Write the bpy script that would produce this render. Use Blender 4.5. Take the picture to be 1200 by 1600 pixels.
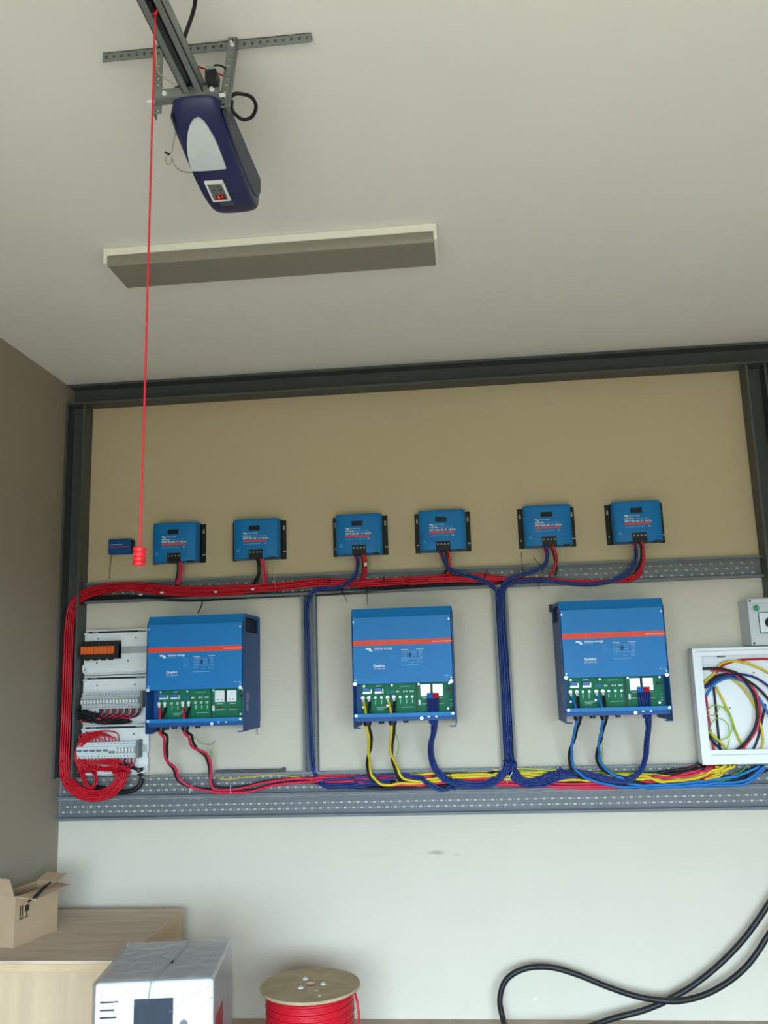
import bpy, bmesh, math, random
from mathutils import Vector, Matrix
from bisect import bisect

for o in list(bpy.data.objects):
    bpy.data.objects.remove(o, do_unlink=True)
scene = bpy.context.scene
COL = scene.collection

# ------------------------------------------------------------------ camera
FPX = 1352.25                                  # focal length in pixels of the 1200x1600 frame
PITCH, YAW, ROLL = 0.18446, 0.09049, 0.03080
CAM = Vector((0.0, -4.5, 1.627))
_F = Vector((-math.sin(YAW)*math.cos(PITCH), math.cos(YAW)*math.cos(PITCH), math.sin(PITCH)))
_r0 = _F.cross(Vector((0, 0, 1))).normalized()
_u0 = _r0.cross(_F)
_R = math.cos(ROLL)*_r0 - math.sin(ROLL)*_u0
_U = math.sin(ROLL)*_r0 + math.cos(ROLL)*_u0
cam_data = bpy.data.cameras.new('camera')
cam = bpy.data.objects.new('camera', cam_data)
COL.objects.link(cam)
cam_data.sensor_fit = 'VERTICAL'
cam_data.sensor_height = 36.0
cam_data.lens = FPX/1600*36.0
cam_data.clip_start = 0.05
m3 = Matrix((_R, _U, -_F)).transposed()
cam.matrix_world = Matrix.Translation(CAM) @ m3.to_4x4()
scene.camera = cam


def ray(px, py):
    return (px-600)/FPX*_R - (py-800)/FPX*_U + _F


def P(px, py, y=0.0):
    """point of the place on the plane at depth y (the back wall is y = 0)"""
    d = ray(px, py)
    return CAM + d*((y-CAM.y)/d.y)


def PZ(px, py, z):
    d = ray(px, py)
    return CAM + d*((z-CAM.z)/d.z)


# ------------------------------------------------------------------ sky, sun, exposure
world = bpy.data.worlds.new('overcast_sky')
scene.world = world
world.use_nodes = True
bg = world.node_tree.nodes['Background']
bg.inputs['Color'].default_value = (0.635, 0.835, 1.0, 1)
bg.inputs['Strength'].default_value = 23.0
sun_d = bpy.data.lights.new('sun', 'SUN')
sun_d.energy = 10.0
sun_d.angle = math.radians(12)
sun_d.color = (1.0, 0.93, 0.82)
sun = bpy.data.objects.new('sun', sun_d)
COL.objects.link(sun)
sun.rotation_euler = (math.radians(-38), math.radians(8), 0)      # shines from behind the building onto the driveway
DOOR_Y, DOOR_X0, DOOR_X1, DOOR_Z = -5.9, -1.75, 2.6, 2.10
pd = bpy.data.lights.new('door_portal', 'AREA')
pd.shape = 'RECTANGLE'
pd.size = DOOR_X1-DOOR_X0
pd.size_y = DOOR_Z
pd.cycles.is_portal = True
po = bpy.data.objects.new('door_portal', pd)
COL.objects.link(po)
po.location = ((DOOR_X0+DOOR_X1)/2, DOOR_Y, DOOR_Z/2)
po.rotation_euler = (math.radians(90), 0, 0)
vs = scene.view_settings
vs.view_transform = 'Standard'
vs.look = 'None'
vs.exposure = 0.0
vs.gamma = 1.0
vs.use_curve_mapping = False


# ------------------------------------------------------------------ materials
def lin(c):
    return tuple(((v/255)/12.92 if v/255 <= 0.04045 else ((v/255+0.055)/1.055)**2.4) for v in c)


MATS = {}


def mat(name, rgb, rough=0.5, metal=0.0, var=0.06, scale=18.0, bump=0.0, bscale=60.0, stretch=None, coat=0.0, trans=0.0, emit=None, estr=0.0, alpha=1.0):
    if name in MATS:
        return MATS[name]
    m = bpy.data.materials.new(name)
    m.use_nodes = True
    nt = m.node_tree
    b = nt.nodes['Principled BSDF']
    c = lin(rgb)
    tc = nt.nodes.new('ShaderNodeTexCoord')
    mp = nt.nodes.new('ShaderNodeMapping')
    if stretch:
        mp.inputs['Scale'].default_value = stretch
    nt.links.new(tc.outputs['Object'], mp.inputs['Vector'])
    nz = nt.nodes.new('ShaderNodeTexNoise')
    nz.inputs['Scale'].default_value = scale
    nz.inputs['Detail'].default_value = 4
    nt.links.new(mp.outputs['Vector'], nz.inputs['Vector'])
    rp = nt.nodes.new('ShaderNodeValToRGB')
    rp.color_ramp.elements[0].position = 0.3
    rp.color_ramp.elements[1].position = 0.7
    rp.color_ramp.elements[0].color = tuple(max(0, v*(1-var)) for v in c)+(1,)
    rp.color_ramp.elements[1].color = tuple(min(1, v*(1+var)) for v in c)+(1,)
    nt.links.new(nz.outputs['Fac'], rp.inputs['Fac'])
    nt.links.new(rp.outputs['Color'], b.inputs['Base Color'])
    b.inputs['Roughness'].default_value = rough
    b.inputs['Specular IOR Level'].default_value = 0.32
    b.inputs['Metallic'].default_value = metal
    b.inputs['Coat Weight'].default_value = coat
    b.inputs['Transmission Weight'].default_value = trans
    b.inputs['Alpha'].default_value = alpha
    if emit:
        b.inputs['Emission Color'].default_value = lin(emit)+(1,)
        b.inputs['Emission Strength'].default_value = estr
    if bump > 0:
        n2 = nt.nodes.new('ShaderNodeTexNoise')
        n2.inputs['Scale'].default_value = bscale
        n2.inputs['Detail'].default_value = 3
        nt.links.new(mp.outputs['Vector'], n2.inputs['Vector'])
        bp = nt.nodes.new('ShaderNodeBump')
        bp.inputs['Strength'].default_value = bump
        bp.inputs['Distance'].default_value = 0.004
        nt.links.new(n2.outputs['Fac'], bp.inputs['Height'])
        nt.links.new(bp.outputs['Normal'], b.inputs['Normal'])
    MATS[name] = m
    return m


# ------------------------------------------------------------------ mesh builder and object helpers
class MB:
    def __init__(self):
        self.v = []
        self.f = []

    def add(self, vs, fs):
        k = len(self.v)
        self.v += [tuple(p) for p in vs]
        self.f += [tuple(i+k for i in f) for f in fs]
        return self

    def box(self, x0, x1, y0, y1, z0, z1):
        return self.add([(x0, y0, z0), (x1, y0, z0), (x1, y1, z0), (x0, y1, z0), (x0, y0, z1), (x1, y0, z1), (x1, y1, z1), (x0, y1, z1)],
                        [(0, 3, 2, 1), (4, 5, 6, 7), (0, 1, 5, 4), (1, 2, 6, 5), (2, 3, 7, 6), (3, 0, 4, 7)])

    def cbox(self, c, s):
        return self.box(c[0]-s[0]/2, c[0]+s[0]/2, c[1]-s[1]/2, c[1]+s[1]/2, c[2]-s[2]/2, c[2]+s[2]/2)

    def poly(self, pts):
        return self.add(pts, [tuple(range(len(pts)))])

    def prism_x(self, yz, x0, x1):
        n = len(yz)
        vs = [(x0, a, b) for a, b in yz]+[(x1, a, b) for a, b in yz]
        return self.add(vs, [tuple(range(n)), tuple(range(2*n-1, n-1, -1))]+[(i, (i+1) % n, n+(i+1) % n, n+i) for i in range(n)])

    def prism_y(self, xz, y0, y1):
        n = len(xz)
        vs = [(a, y0, b) for a, b in xz]+[(a, y1, b) for a, b in xz]
        return self.add(vs, [tuple(range(n)), tuple(range(2*n-1, n-1, -1))]+[(i, (i+1) % n, n+(i+1) % n, n+i) for i in range(n)])

    def prism_z(self, xy, z0, z1):
        n = len(xy)
        vs = [(a, b, z0) for a, b in xy]+[(a, b, z1) for a, b in xy]
        return self.add(vs, [tuple(range(n)), tuple(range(2*n-1, n-1, -1))]+[(i, (i+1) % n, n+(i+1) % n, n+i) for i in range(n)])

    def cyl(self, p0, p1, r, n=10, r2=None):
        p0, p1 = Vector(p0), Vector(p1)
        r2 = r if r2 is None else r2
        t = (p1-p0).normalized()
        a = t.orthogonal().normalized()
        b = t.cross(a)
        vs = []
        for p, rr in ((p0, r), (p1, r2)):
            vs += [p+(a*math.cos(2*math.pi*i/n)+b*math.sin(2*math.pi*i/n))*rr for i in range(n)]
        return self.add(vs, [tuple(range(n-1, -1, -1)), tuple(range(n, 2*n))]+[(i, (i+1) % n, n+(i+1) % n, n+i) for i in range(n)])

    def tube(self, pts, r, n=6, closed=False):
        pts = [Vector(p) for p in pts]
        N = len(pts)
        vs, up = [], None
        for i, p in enumerate(pts):
            if closed:
                t = pts[(i+1) % N]-pts[i-1]
            else:
                t = pts[min(i+1, N-1)]-pts[max(i-1, 0)]
            if t.length < 1e-9:
                t = Vector((0, 0, 1))
            t.normalize()
            if up is None:
                up = t.orthogonal().normalized()
            up = (up-t*up.dot(t))
            up = up.normalized() if up.length > 1e-6 else t.orthogonal().normalized()
            b = t.cross(up)
            rr = r[i] if isinstance(r, (list, tuple)) else r
            vs += [p+(up*math.cos(2*math.pi*k/n)+b*math.sin(2*math.pi*k/n))*rr for k in range(n)]
        fs = []
        for i in range(N if closed else N-1):
            j = (i+1) % N
            fs += [(i*n+k, i*n+(k+1) % n, j*n+(k+1) % n, j*n+k) for k in range(n)]
        if not closed:
            fs += [tuple(range(n-1, -1, -1)), tuple((N-1)*n+k for k in range(n))]
        return self.add(vs, fs)

    def lathe(self, prof, o=(0, 0, 0), n=24, cap=True):
        vs = []
        for r, z in prof:
            vs += [(o[0]+r*math.cos(2*math.pi*k/n), o[1]+r*math.sin(2*math.pi*k/n), o[2]+z) for k in range(n)]
        fs = []
        for i in range(len(prof)-1):
            fs += [(i*n+k, i*n+(k+1) % n, (i+1)*n+(k+1) % n, (i+1)*n+k) for k in range(n)]
        if cap:
            fs += [tuple(range(n-1, -1, -1)), tuple((len(prof)-1)*n+k for k in range(n))]
        return self.add(vs, fs)

    def build(self, name, m, parent=None, bevel=0.0, smooth=False, seg=2, recalc=True):
        me = bpy.data.meshes.new(name)
        me.from_pydata(self.v, [], self.f)
        if recalc:
            bm = bmesh.new()
            bm.from_mesh(me)
            bmesh.ops.recalc_face_normals(bm, faces=bm.faces)
            bm.to_mesh(me)
            bm.free()
        if smooth:
            me.polygons.foreach_set('use_smooth', [True]*len(me.polygons))
        me.materials.append(m)
        me.update()
        o = bpy.data.objects.new(name, me)
        COL.objects.link(o)
        if parent:
            o.parent = parent
        if bevel:
            bv = o.modifiers.new('bevel', 'BEVEL')
            bv.width = bevel
            bv.segments = seg
            bv.limit_method = 'ANGLE'
            bv.angle_limit = math.radians(40)
            if not smooth:
                me.polygons.foreach_set('use_smooth', [True]*len(me.polygons))
                bv.harden_normals = True
        return o


def tag(o, label, cat, group=None, kind=None):
    o['label'] = label
    o['category'] = cat
    if group:
        o['group'] = group
    if kind:
        o['kind'] = kind
    return o


def struct(o):
    o['kind'] = 'structure'
    return o


def thing(name, label, cat, loc=(0, 0, 0), rotz=0.0, group=None):
    o = bpy.data.objects.new(name, None)
    o.empty_display_size = 0.05
    COL.objects.link(o)
    o.location = loc
    o.rotation_euler = (0, 0, rotz)
    return tag(o, label, cat, group)


def copy_tree(o, parent=None):
    c = o.copy()
    COL.objects.link(c)
    c.parent = parent
    for ch in list(o.children):
        copy_tree(ch, c)
    return c


def copy_part(o, loc, parent=None):
    c = o.copy()
    COL.objects.link(c)
    c.location = loc
    c.parent = parent if parent else o.parent
    return c


def text(name, s, size, m, parent, loc, align='LEFT', bold=0.0, rot=None):
    cu = bpy.data.curves.new('print', 'FONT')
    cu.body = s
    cu.size = size
    cu.align_x = align
    cu.offset = bold
    cu.resolution_u = 2
    t = bpy.data.objects.new('print', cu)
    me = bpy.data.meshes.new_from_object(t)
    bpy.data.objects.remove(t)
    for v in me.vertices:
        x, y, z = v.co
        v.co = (x, 0, y)
    me.materials.clear()
    me.materials.append(m)
    o = bpy.data.objects.new(name, me)
    COL.objects.link(o)
    o.location = loc
    if rot:
        o.rotation_euler = rot
    o.parent = parent
    return o


def smooth_path(nodes, per=8):
    pts = [Vector(p) for p in nodes]
    if len(pts) < 3:
        return [pts[0].lerp(pts[1], i/per) for i in range(per+1)]
    pts = [pts[0]*2-pts[1]]+pts+[pts[-1]*2-pts[-2]]
    out = []
    for i in range(1, len(pts)-2):
        p0, p1, p2, p3 = pts[i-1:i+3]
        # centripetal Catmull-Rom
        t0 = 0.0
        t1 = t0+max((p1-p0).length, 1e-5)**0.5
        t2 = t1+max((p2-p1).length, 1e-5)**0.5
        t3 = t2+max((p3-p2).length, 1e-5)**0.5
        for k in range(per):
            t = t1+(t2-t1)*k/per
            a1 = p0*((t1-t)/(t1-t0))+p1*((t-t0)/(t1-t0))
            a2 = p1*((t2-t)/(t2-t1))+p2*((t-t1)/(t2-t1))
            a3 = p2*((t3-t)/(t3-t2))+p3*((t-t2)/(t3-t2))
            b1 = a1*((t2-t)/(t2-t0))+a2*((t-t0)/(t2-t0))
            b2 = a2*((t3-t)/(t3-t1))+a3*((t-t1)/(t3-t1))
            out.append(b1*((t2-t)/(t2-t1))+b2*((t-t1)/(t2-t1)))
    out.append(pts[-2])
    return out


CABLES = []


def resample(path, step):
    d = [0.0]
    for p, q in zip(path, path[1:]):
        d.append(d[-1]+(q-p).length)
    n = max(4, int(d[-1]/step))
    out, k = [], 0
    for i in range(n+1):
        s = d[-1]*i/n
        while k < len(d)-2 and d[k+1] < s:
            k += 1
        t = (s-d[k])/max(d[k+1]-d[k], 1e-9)
        out.append(path[k].lerp(path[k+1], t))
    return out


def cable_world(pts, r, m, name, label, group=None, cat='cable', n=7, per=7, parent=None):
    """one cable; its tube is meshed later, once all cables have been settled against each other"""
    path = smooth_path(pts, per)
    o0 = path[0].copy()
    me = bpy.data.meshes.new(name)
    me.materials.append(m)
    o = bpy.data.objects.new(name, me)
    COL.objects.link(o)
    if parent:
        o.parent = parent
    o.location = o0
    if label:
        tag(o, label, cat, group)
    if not isinstance(r, list):
        path = resample(path, max(0.008, min(0.02, r*1.6)))
    CABLES.append([o, o0, path, r, n])
    return o


def settle_cables():
    """push crossing cables apart so that they lie on, not in, each other; then build the tubes"""
    import numpy as np
    from mathutils.kdtree import KDTree
    use = [c for c in CABLES if not isinstance(c[3], list)]
    pos = np.array([tuple(p) for c in use for p in c[2]])
    cid = np.concatenate([np.full(len(c[2]), i) for i, c in enumerate(use)])
    rad = np.concatenate([np.full(len(c[2]), c[3]) for c in use])
    w = np.concatenate([np.clip(np.minimum(np.arange(len(c[2])), np.arange(len(c[2]))[::-1])/1.0+0.15, 0, 1) for c in use])
    same_prev = np.r_[False, cid[1:] == cid[:-1]]
    same_next = np.r_[cid[1:] == cid[:-1], False]
    rng = np.random.default_rng(4)
    for rnd_ in range(10):
        kd = KDTree(len(pos))
        for i, p in enumerate(pos):
            kd.insert(p, i)
        kd.balance()
        A, B = [], []
        cl = cid.tolist()
        for i, p in enumerate(pos):
            ci = cl[i]
            for _, j, _d in kd.find_range(p, rad[i]*2+0.008):
                if j > i and cl[j] != ci:
                    A.append(i)
                    B.append(j)
        A, B = np.array(A), np.array(B)
        need = (rad[A]+rad[B])*1.07
        for it in range(7):
            dv = pos[A]-pos[B]
            d = np.linalg.norm(dv, axis=1)
            tiny = d < 1e-4
            dv[tiny] = rng.normal(size=(tiny.sum(), 3))
            dn = np.maximum(np.linalg.norm(dv, axis=1), 1e-6)
            push = np.clip(need-d, 0, None)*0.5
            vec = dv/dn[:, None]*push[:, None]
            D = np.zeros_like(pos)
            cnt = np.zeros(len(pos))
            hit_ = push > 0
            np.add.at(D, A[hit_], vec[hit_])
            np.add.at(D, B[hit_], -vec[hit_])
            np.add.at(cnt, A[hit_], 1)
            np.add.at(cnt, B[hit_], 1)
            D /= np.maximum(np.sqrt(cnt), 1)[:, None]
            for _ in range(2):
                pv = np.where(same_prev[:, None], np.roll(D, 1, 0), D)
                nx = np.where(same_next[:, None], np.roll(D, -1, 0), D)
                D = 0.5*D+0.25*pv+0.25*nx
            pos += D*1.25*w[:, None]
            pos[:, 1] = np.minimum(pos[:, 1], -rad-0.006)
    k = 0
    for c in use:
        n_ = len(c[2])
        c[2] = [Vector(p) for p in pos[k:k+n_]]
        k += n_
    for o, o0, path, r, n in CABLES:
        mb = MB()
        mb.tube([p-o0 for p in path], r, n)
        o.data.from_pydata(mb.v, [], mb.f)
        o.data.polygons.foreach_set('use_smooth', [True]*len(o.data.polygons))
        o.data.update()


def cable(nodes, r, m, name, label, group=None, **k):
    return cable_world([P(*q) for q in nodes], r, m, name, label, group, **k)


def hex_slots(n):
    """n close-packed positions, nearest the centre first, unit spacing"""
    out = []
    for a in range(-4, 5):
        for b in range(-4, 5):
            out.append((a+b*0.5, b*0.8660254))
    out.sort(key=lambda q: (round(q[0]**2+q[1]**2, 4), math.atan2(q[1], q[0])))
    return out[:n]


def bundle(nodes, n, r, m, name, label, group, wide=1.0, deep=1.0, twist=0.5, seed=0, gap=2.12, late=None, **k):
    """n separate cables that run together, close packed, along a centre line; returns the list"""
    base = [P(*q) for q in nodes]
    rnd = random.Random(seed)
    ph = rnd.uniform(0, 6.28)
    slots = hex_slots(n)
    cx = sum(q[0] for q in slots)/n
    cy = sum(q[1] for q in slots)/n
    out = []
    for i, (sx, sy) in enumerate(slots):
        sx, sy = (sx-cx)*r*gap, (sy-cy)*r*gap
        pts = []
        for j, p in enumerate(base):
            if late and i >= late[0] and j < late[1]+(i % 3):          # outer cables that join the run further along
                continue
            t = base[min(j+1, len(base)-1)]-base[max(j-1, 0)]
            t.y = 0
            t.normalize()
            nv = Vector((-t.z, 0, t.x))
            a = ph+twist*math.sin(j*0.8+seed)
            u = math.cos(a)*sx-math.sin(a)*sy
            w = math.sin(a)*sx+math.cos(a)*sy
            q = p+nv*(u*wide)+Vector((0, 1, 0))*(w*deep)
            pts.append(q+Vector((0, 0, rnd.uniform(-0.12, 0.12)*r)))
        out.append(cable_world(pts, r, m, name, label, group, **k))
    return out

# ------------------------------------------------------------------ the room
CEIL = 3.253
XL = -2.142
XR = 3.9
WT = 0.2


def wall_material():
    m = mat('wall_paint', (205, 197, 181), rough=0.75, var=0.02, scale=3.0, bump=0.06, bscale=90)
    nt = m.node_tree
    b = nt.nodes['Principled BSDF']
    src = b.inputs['Base Color'].links[0].from_socket
    # an old scuff left on the plaster below the trays
    tc = nt.nodes.new('ShaderNodeTexCoord')
    c = P(682, 1332)
    # the bays above the upper tray are painted beige, the wall below it off-white
    sx_ = nt.nodes.new('ShaderNodeSeparateXYZ')
    nt.links.new(tc.outputs['Object'], sx_.inputs['Vector'])
    gt = nt.nodes.new('ShaderNodeMath')
    gt.operation = 'GREATER_THAN'
    gt.inputs[1].default_value = 2.10
    nt.links.new(sx_.outputs['Z'], gt.inputs[0])
    pm_ = nt.nodes.new('ShaderNodeMix')
    pm_.data_type = 'RGBA'
    nt.links.new(gt.outputs[0], pm_.inputs['Factor'])
    nt.links.new(src, pm_.inputs['A'])
    pm_.inputs['B'].default_value = lin((194, 177, 146))+(1,)
    last = pm_.outputs['Result']
    for (cx, cz, sx, sz, amt, col) in ((c.x, c.z, 0.062, 0.016, 0.75, (150, 146, 136)), (c.x+0.10, c.z-0.012, 0.03, 0.012, 0.3, (160, 158, 150)),
                                       (c.x-0.32, c.z-0.01, 0.16, 0.02, 0.12, (170, 168, 158))):
        mp = nt.nodes.new('ShaderNodeMapping')
        mp.vector_type = 'TEXTURE'
        mp.inputs['Location'].default_value = (cx, 0, cz)
        mp.inputs['Scale'].default_value = (sx, 10, sz)
        nt.links.new(tc.outputs['Object'], mp.inputs['Vector'])
        ns = nt.nodes.new('ShaderNodeTexNoise')
        ns.inputs['Scale'].default_value = 2.5
        nt.links.new(mp.outputs['Vector'], ns.inputs['Vector'])
        ln = nt.nodes.new('ShaderNodeVectorMath')
        ln.operation = 'LENGTH'
        nt.links.new(mp.outputs['Vector'], ln.inputs[0])
        ad = nt.nodes.new('ShaderNodeMath')
        ad.operation = 'MULTIPLY_ADD'
        ad.inputs[1].default_value = 0.9
        nt.links.new(ns.outputs['Fac'], ad.inputs[0])
        nt.links.new(ln.outputs['Value'], ad.inputs[2])
        mr = nt.nodes.new('ShaderNodeMapRange')
        mr.inputs['From Min'].default_value = 1.25
        mr.inputs['From Max'].default_value = 0.75
        mr.inputs['To Max'].default_value = amt
        nt.links.new(ad.outputs[0], mr.inputs['Value'])
        mx = nt.nodes.new('ShaderNodeMix')
        mx.data_type = 'RGBA'
        nt.links.new(mr.outputs['Result'], mx.inputs['Factor'])
        nt.links.new(last, mx.inputs['A'])
        mx.inputs['B'].default_value = lin(col)+(1,)
        last = mx.outputs['Result']
    nt.links.new(last, b.inputs['Base Color'])
    return m


M_wall = wall_material()
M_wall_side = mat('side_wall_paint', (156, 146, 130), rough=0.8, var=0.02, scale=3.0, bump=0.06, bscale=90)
M_ceil = mat('ceiling_paint', (236, 235, 230), rough=0.85, var=0.015, scale=2.0, bump=0.04, bscale=80)
M_floor = mat('concrete_floor', (172, 154, 136), rough=0.8, var=0.12, scale=6.0, bump=0.15, bscale=40)
M_drive = mat('driveway_paving', (148, 130, 108), rough=0.9, var=0.08, scale=1.5)
M_frame = mat('painted_channel_steel', (78, 81, 80), rough=0.5, metal=0.0, var=0.05, scale=8)
M_galv = mat('galvanised_steel', (108, 112, 116), rough=0.55, metal=0.15, var=0.07, scale=14)
M_rail = mat('zinc_rail', (132, 138, 136), rough=0.45, metal=0.5, var=0.06, scale=10)
M_white = mat('white_enamel', (232, 234, 233), rough=0.35, var=0.02)
M_black = mat('black_plastic', (26, 26, 28), rough=0.45, var=0.1)
M_blkcable = mat('black_cable_sheath', (30, 30, 32), rough=0.45, var=0.1)
M_red = mat('red_cable_sheath', (196, 24, 42), rough=0.42, var=0.06)
M_pink = mat('crimson_cable_sheath', (208, 44, 78), rough=0.42, var=0.06)
M_navy = mat('navy_cable_sheath', (32, 54, 120), rough=0.42, var=0.08)
M_lblue = mat('blue_cable_sheath', (36, 116, 190), rough=0.42, var=0.06)
M_yellow = mat('yellow_cable_sheath', (220, 194, 46), rough=0.42, var=0.05)
M_green = mat('earth_cable_sheath', (150, 200, 60), rough=0.45, var=0.25, scale=60)
M_greenc = mat('green_cable_sheath', (60, 150, 70), rough=0.45, var=0.1)
M_blue = mat('blue_powder_coat', (12, 116, 184), rough=0.48, var=0.03, scale=6)
M_bluedk = mat('dark_blue_powder_coat', (14, 76, 142), rough=0.5, var=0.04, scale=6)
M_print = mat('white_print', (226, 232, 238), rough=0.6, var=0.01)
M_prints = mat('pale_blue_print', (130, 182, 226), rough=0.6, var=0.01)
M_stripe = mat('orange_red_stripe', (226, 72, 52), rough=0.5, var=0.02)
M_pcb = mat('green_circuit_board', (8, 114, 78), rough=0.6, var=0.12, scale=40)
M_screw = mat('bright_zinc_screw', (232, 234, 236), rough=0.3, metal=0.3, var=0.03)
M_silver = mat('tinned_plate', (226, 230, 234), rough=0.35, metal=0.3, var=0.04, scale=30)
M_dinsteel = mat('din_rail_steel', (188, 192, 190), rough=0.35, metal=0.5, var=0.04)
M_brk = mat('grey_breaker_plastic', (186, 190, 190), rough=0.5, var=0.02)
M_brkw = mat('light_breaker_plastic', (212, 220, 222), rough=0.5, var=0.02)
M_tog = mat('white_toggle', (228, 232, 230), rough=0.45, var=0.02)
M_togd = mat('grey_toggle', (112, 120, 122), rough=0.5, var=0.03)
M_orange = mat('orange_fuse_holder', (232, 104, 40), rough=0.45, var=0.08, scale=40)
M_hole = mat('dark_hole', (40, 40, 40), rough=0.8, var=0.05)

wb = struct(MB().box(XL-WT, XR+WT, 0, WT, -0.1, CEIL+0.1).build('wall_back', M_wall))
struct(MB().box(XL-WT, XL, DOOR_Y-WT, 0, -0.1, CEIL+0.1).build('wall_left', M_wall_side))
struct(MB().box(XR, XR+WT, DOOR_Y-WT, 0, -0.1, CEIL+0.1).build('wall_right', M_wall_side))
wf = MB().box(XL, DOOR_X0, DOOR_Y-WT, DOOR_Y, -0.1, CEIL)
wf.box(DOOR_X1, XR, DOOR_Y-WT, DOOR_Y, -0.1, CEIL)
wf.box(DOOR_X0, DOOR_X1, DOOR_Y-WT, DOOR_Y, DOOR_Z, CEIL)
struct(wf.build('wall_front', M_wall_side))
struct(MB().box(XL, XR, DOOR_Y-WT, 0, CEIL, CEIL+0.15).build('ceiling', M_ceil))
struct(MB().box(XL, XR, DOOR_Y-WT, 0, -0.1, 0).build('floor', M_floor))
struct(MB().box(-40, 40, -11.5, DOOR_Y-WT, -0.14, -0.03).build('ground_driveway', M_drive))
struct(MB().box(-60, 60, -90, -11.5, -0.2, -0.06).build('ground_unseen_dark', mat('added_dark_ground', (74, 78, 52), rough=0.95, var=0.2, scale=3.0)))  # unseen dark far ground, added to cut the bounce onto the upper wall


# ------------------------------------------------------------------ steel channels on the back wall
def channel(name, label, x0, x1, z0, z1, depth, vertical, m=None, gap=None, back=True):
    """an open U of sheet steel lying on the wall: back plate and two lips; gap = (z0, z1) notch in the right lip"""
    t = 0.004
    m = m or M_frame
    r = thing(name, label, 'steel channel', ((x0+x1)/2, 0, z0))
    ox, oz = (x0+x1)/2, z0
    b = MB().box(x0-ox, x1-ox, -t-0.001, -0.001, 0, z1-z0)
    b.build('back_plate', m, r)
    if vertical:
        MB().box(x0-ox, x0-ox+t, -depth, -t, 0, z1-z0).build('lip', m, r)
        l = MB()
        if gap:
            l.box(x1-ox-t, x1-ox, -depth, -t, 0, gap[0]-oz)
            l.box(x1-ox-t, x1-ox, -depth, -t, gap[1]-oz, z1-z0)
            l.box(x1-ox-t, x1-ox, -depth, -depth+0.012, gap[0]-oz, gap[1]-oz)
        else:
            l.box(x1-ox-t, x1-ox, -depth, -t, 0, z1-z0)
        l.build('lip', m, r)
        # returned front edges
        MB().box(x0-ox, x0-ox+0.012, -depth-0.002, -depth, 0, z1-z0).build('front_edge', m, r)
        MB().box(x1-ox-0.012, x1-ox, -depth-0.002, -depth, 0, z1-z0).build('front_edge', m, r)
    else:
        MB().box(x0-ox, x1-ox, -depth, -t, 0, t).build('lip', m, r)
        MB().box(x0-ox, x1-ox, -depth, -t, z1-z0-t, z1-z0).build('lip', m, r)
        MB().box(x0-ox, x1-ox, -depth-0.002, -depth, 0, 0.012).build('front_edge', m, r)
        MB().box(x0-ox, x1-ox, -depth-0.002, -depth, z1-z0-0.012, z1-z0).build('front_edge', m, r)
    return r


TOPZ = CEIL-0.004
channel('steel_channel', 'dark grey open steel channel running along the ceiling edge', XL+0.003, XR-0.02, 3.135, TOPZ, 0.10, False)
channel('steel_channel', 'dark grey steel post in the left corner holding the red cables', XL+0.003, -2.030, 1.150, 3.132, 0.10, True, gap=(2.035, 2.155))
channel('steel_channel', 'dark grey steel post standing above the white enclosure at right', 1.486, 1.592, 1.945, 3.132, 0.10, True)
# the next bay's own frame to the right of the post
channel('steel_channel', 'short dark steel channel of the next bay at the right edge', 1.655, XR-0.02, 3.055, 3.132, 0.12, False)
channel('steel_channel', 'inner dark steel post beyond the right post at the picture edge', 1.596, 1.652, 1.945, 3.132, 0.12, True)


def tray(label, x0, x1, z0, z1, depth, rows, pitch, seed, comb=False):
    """perforated cable tray: the holes are real openings in the back plate"""
    r = thing('cable_tray', label, 'cable tray', ((x0+x1)/2, 0, z0))
    ox, oz = (x0+x1)/2, z0
    yb = -0.0035
    t = 0.0015
    rnd = random.Random(seed)
    H = z1-z0
    hh = 0.0042
    L = x1-x0
    b = MB()
    # solid bands between the rows of holes
    zs = [0.0]
    for rz in rows:
        zs += [rz*H-hh, rz*H+hh]
    zs.append(H)
    for i in range(0, len(zs), 2):
        b.box(-L/2, L/2, yb-t, yb, zs[i], zs[i+1])
    for k, rz in enumerate(rows):
        x = -L/2+0.02+pitch*0.5*(k % 2)
        cur = -L/2
        j = 0
        while x < L/2-0.03:
            w = 0.017 if j % 2 == 0 else 0.006
            if j % 2 == 1:
                b.box(cur, x-w/2, yb-t, yb, rz*H-hh, rz*H+hh)
                b.box(x-w/2, x+w/2, yb-t, yb, rz*H-hh, rz*H-0.0025)
                b.box(x-w/2, x+w/2, yb-t, yb, rz*H+0.0025, rz*H+hh)
            else:
                b.box(cur, x-w/2, yb-t, yb, rz*H-hh, rz*H+hh)
            cur = x+w/2
            x += pitch/2
            j += 1
        b.box(cur, L/2, yb-t, yb, rz*H-hh, rz*H+hh)
    b.build('perforated_plate', M_galv, r)
    MB().box(-L/2, L/2, -depth, yb, 0, 0.003).build('lip', M_galv, r)
    MB().box(-L/2, L/2, -depth, yb, H-0.003, H).build('lip', M_galv, r)
    MB().box(-L/2, L/2, -depth-0.002, -depth, -0.001, 0.012).build('front_edge', M_galv, r)
    MB().box(-L/2, L/2, -depth-0.002, -depth, H-0.009, H+0.001).build('front_edge', M_galv, r)
    if comb:
        c = MB()
        x = -L/2+0.5
        while x < L/2-0.02:
            c.box(x, x+0.005, -depth-0.004, -depth+0.006, H-0.002, H+0.007)
            x += 0.0085
        c = c.build('grommet_edging', mat('grey_edging_plastic', (150, 156, 158), rough=0.6), r)
        c['kind'] = 'stuff'
    return r


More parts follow.
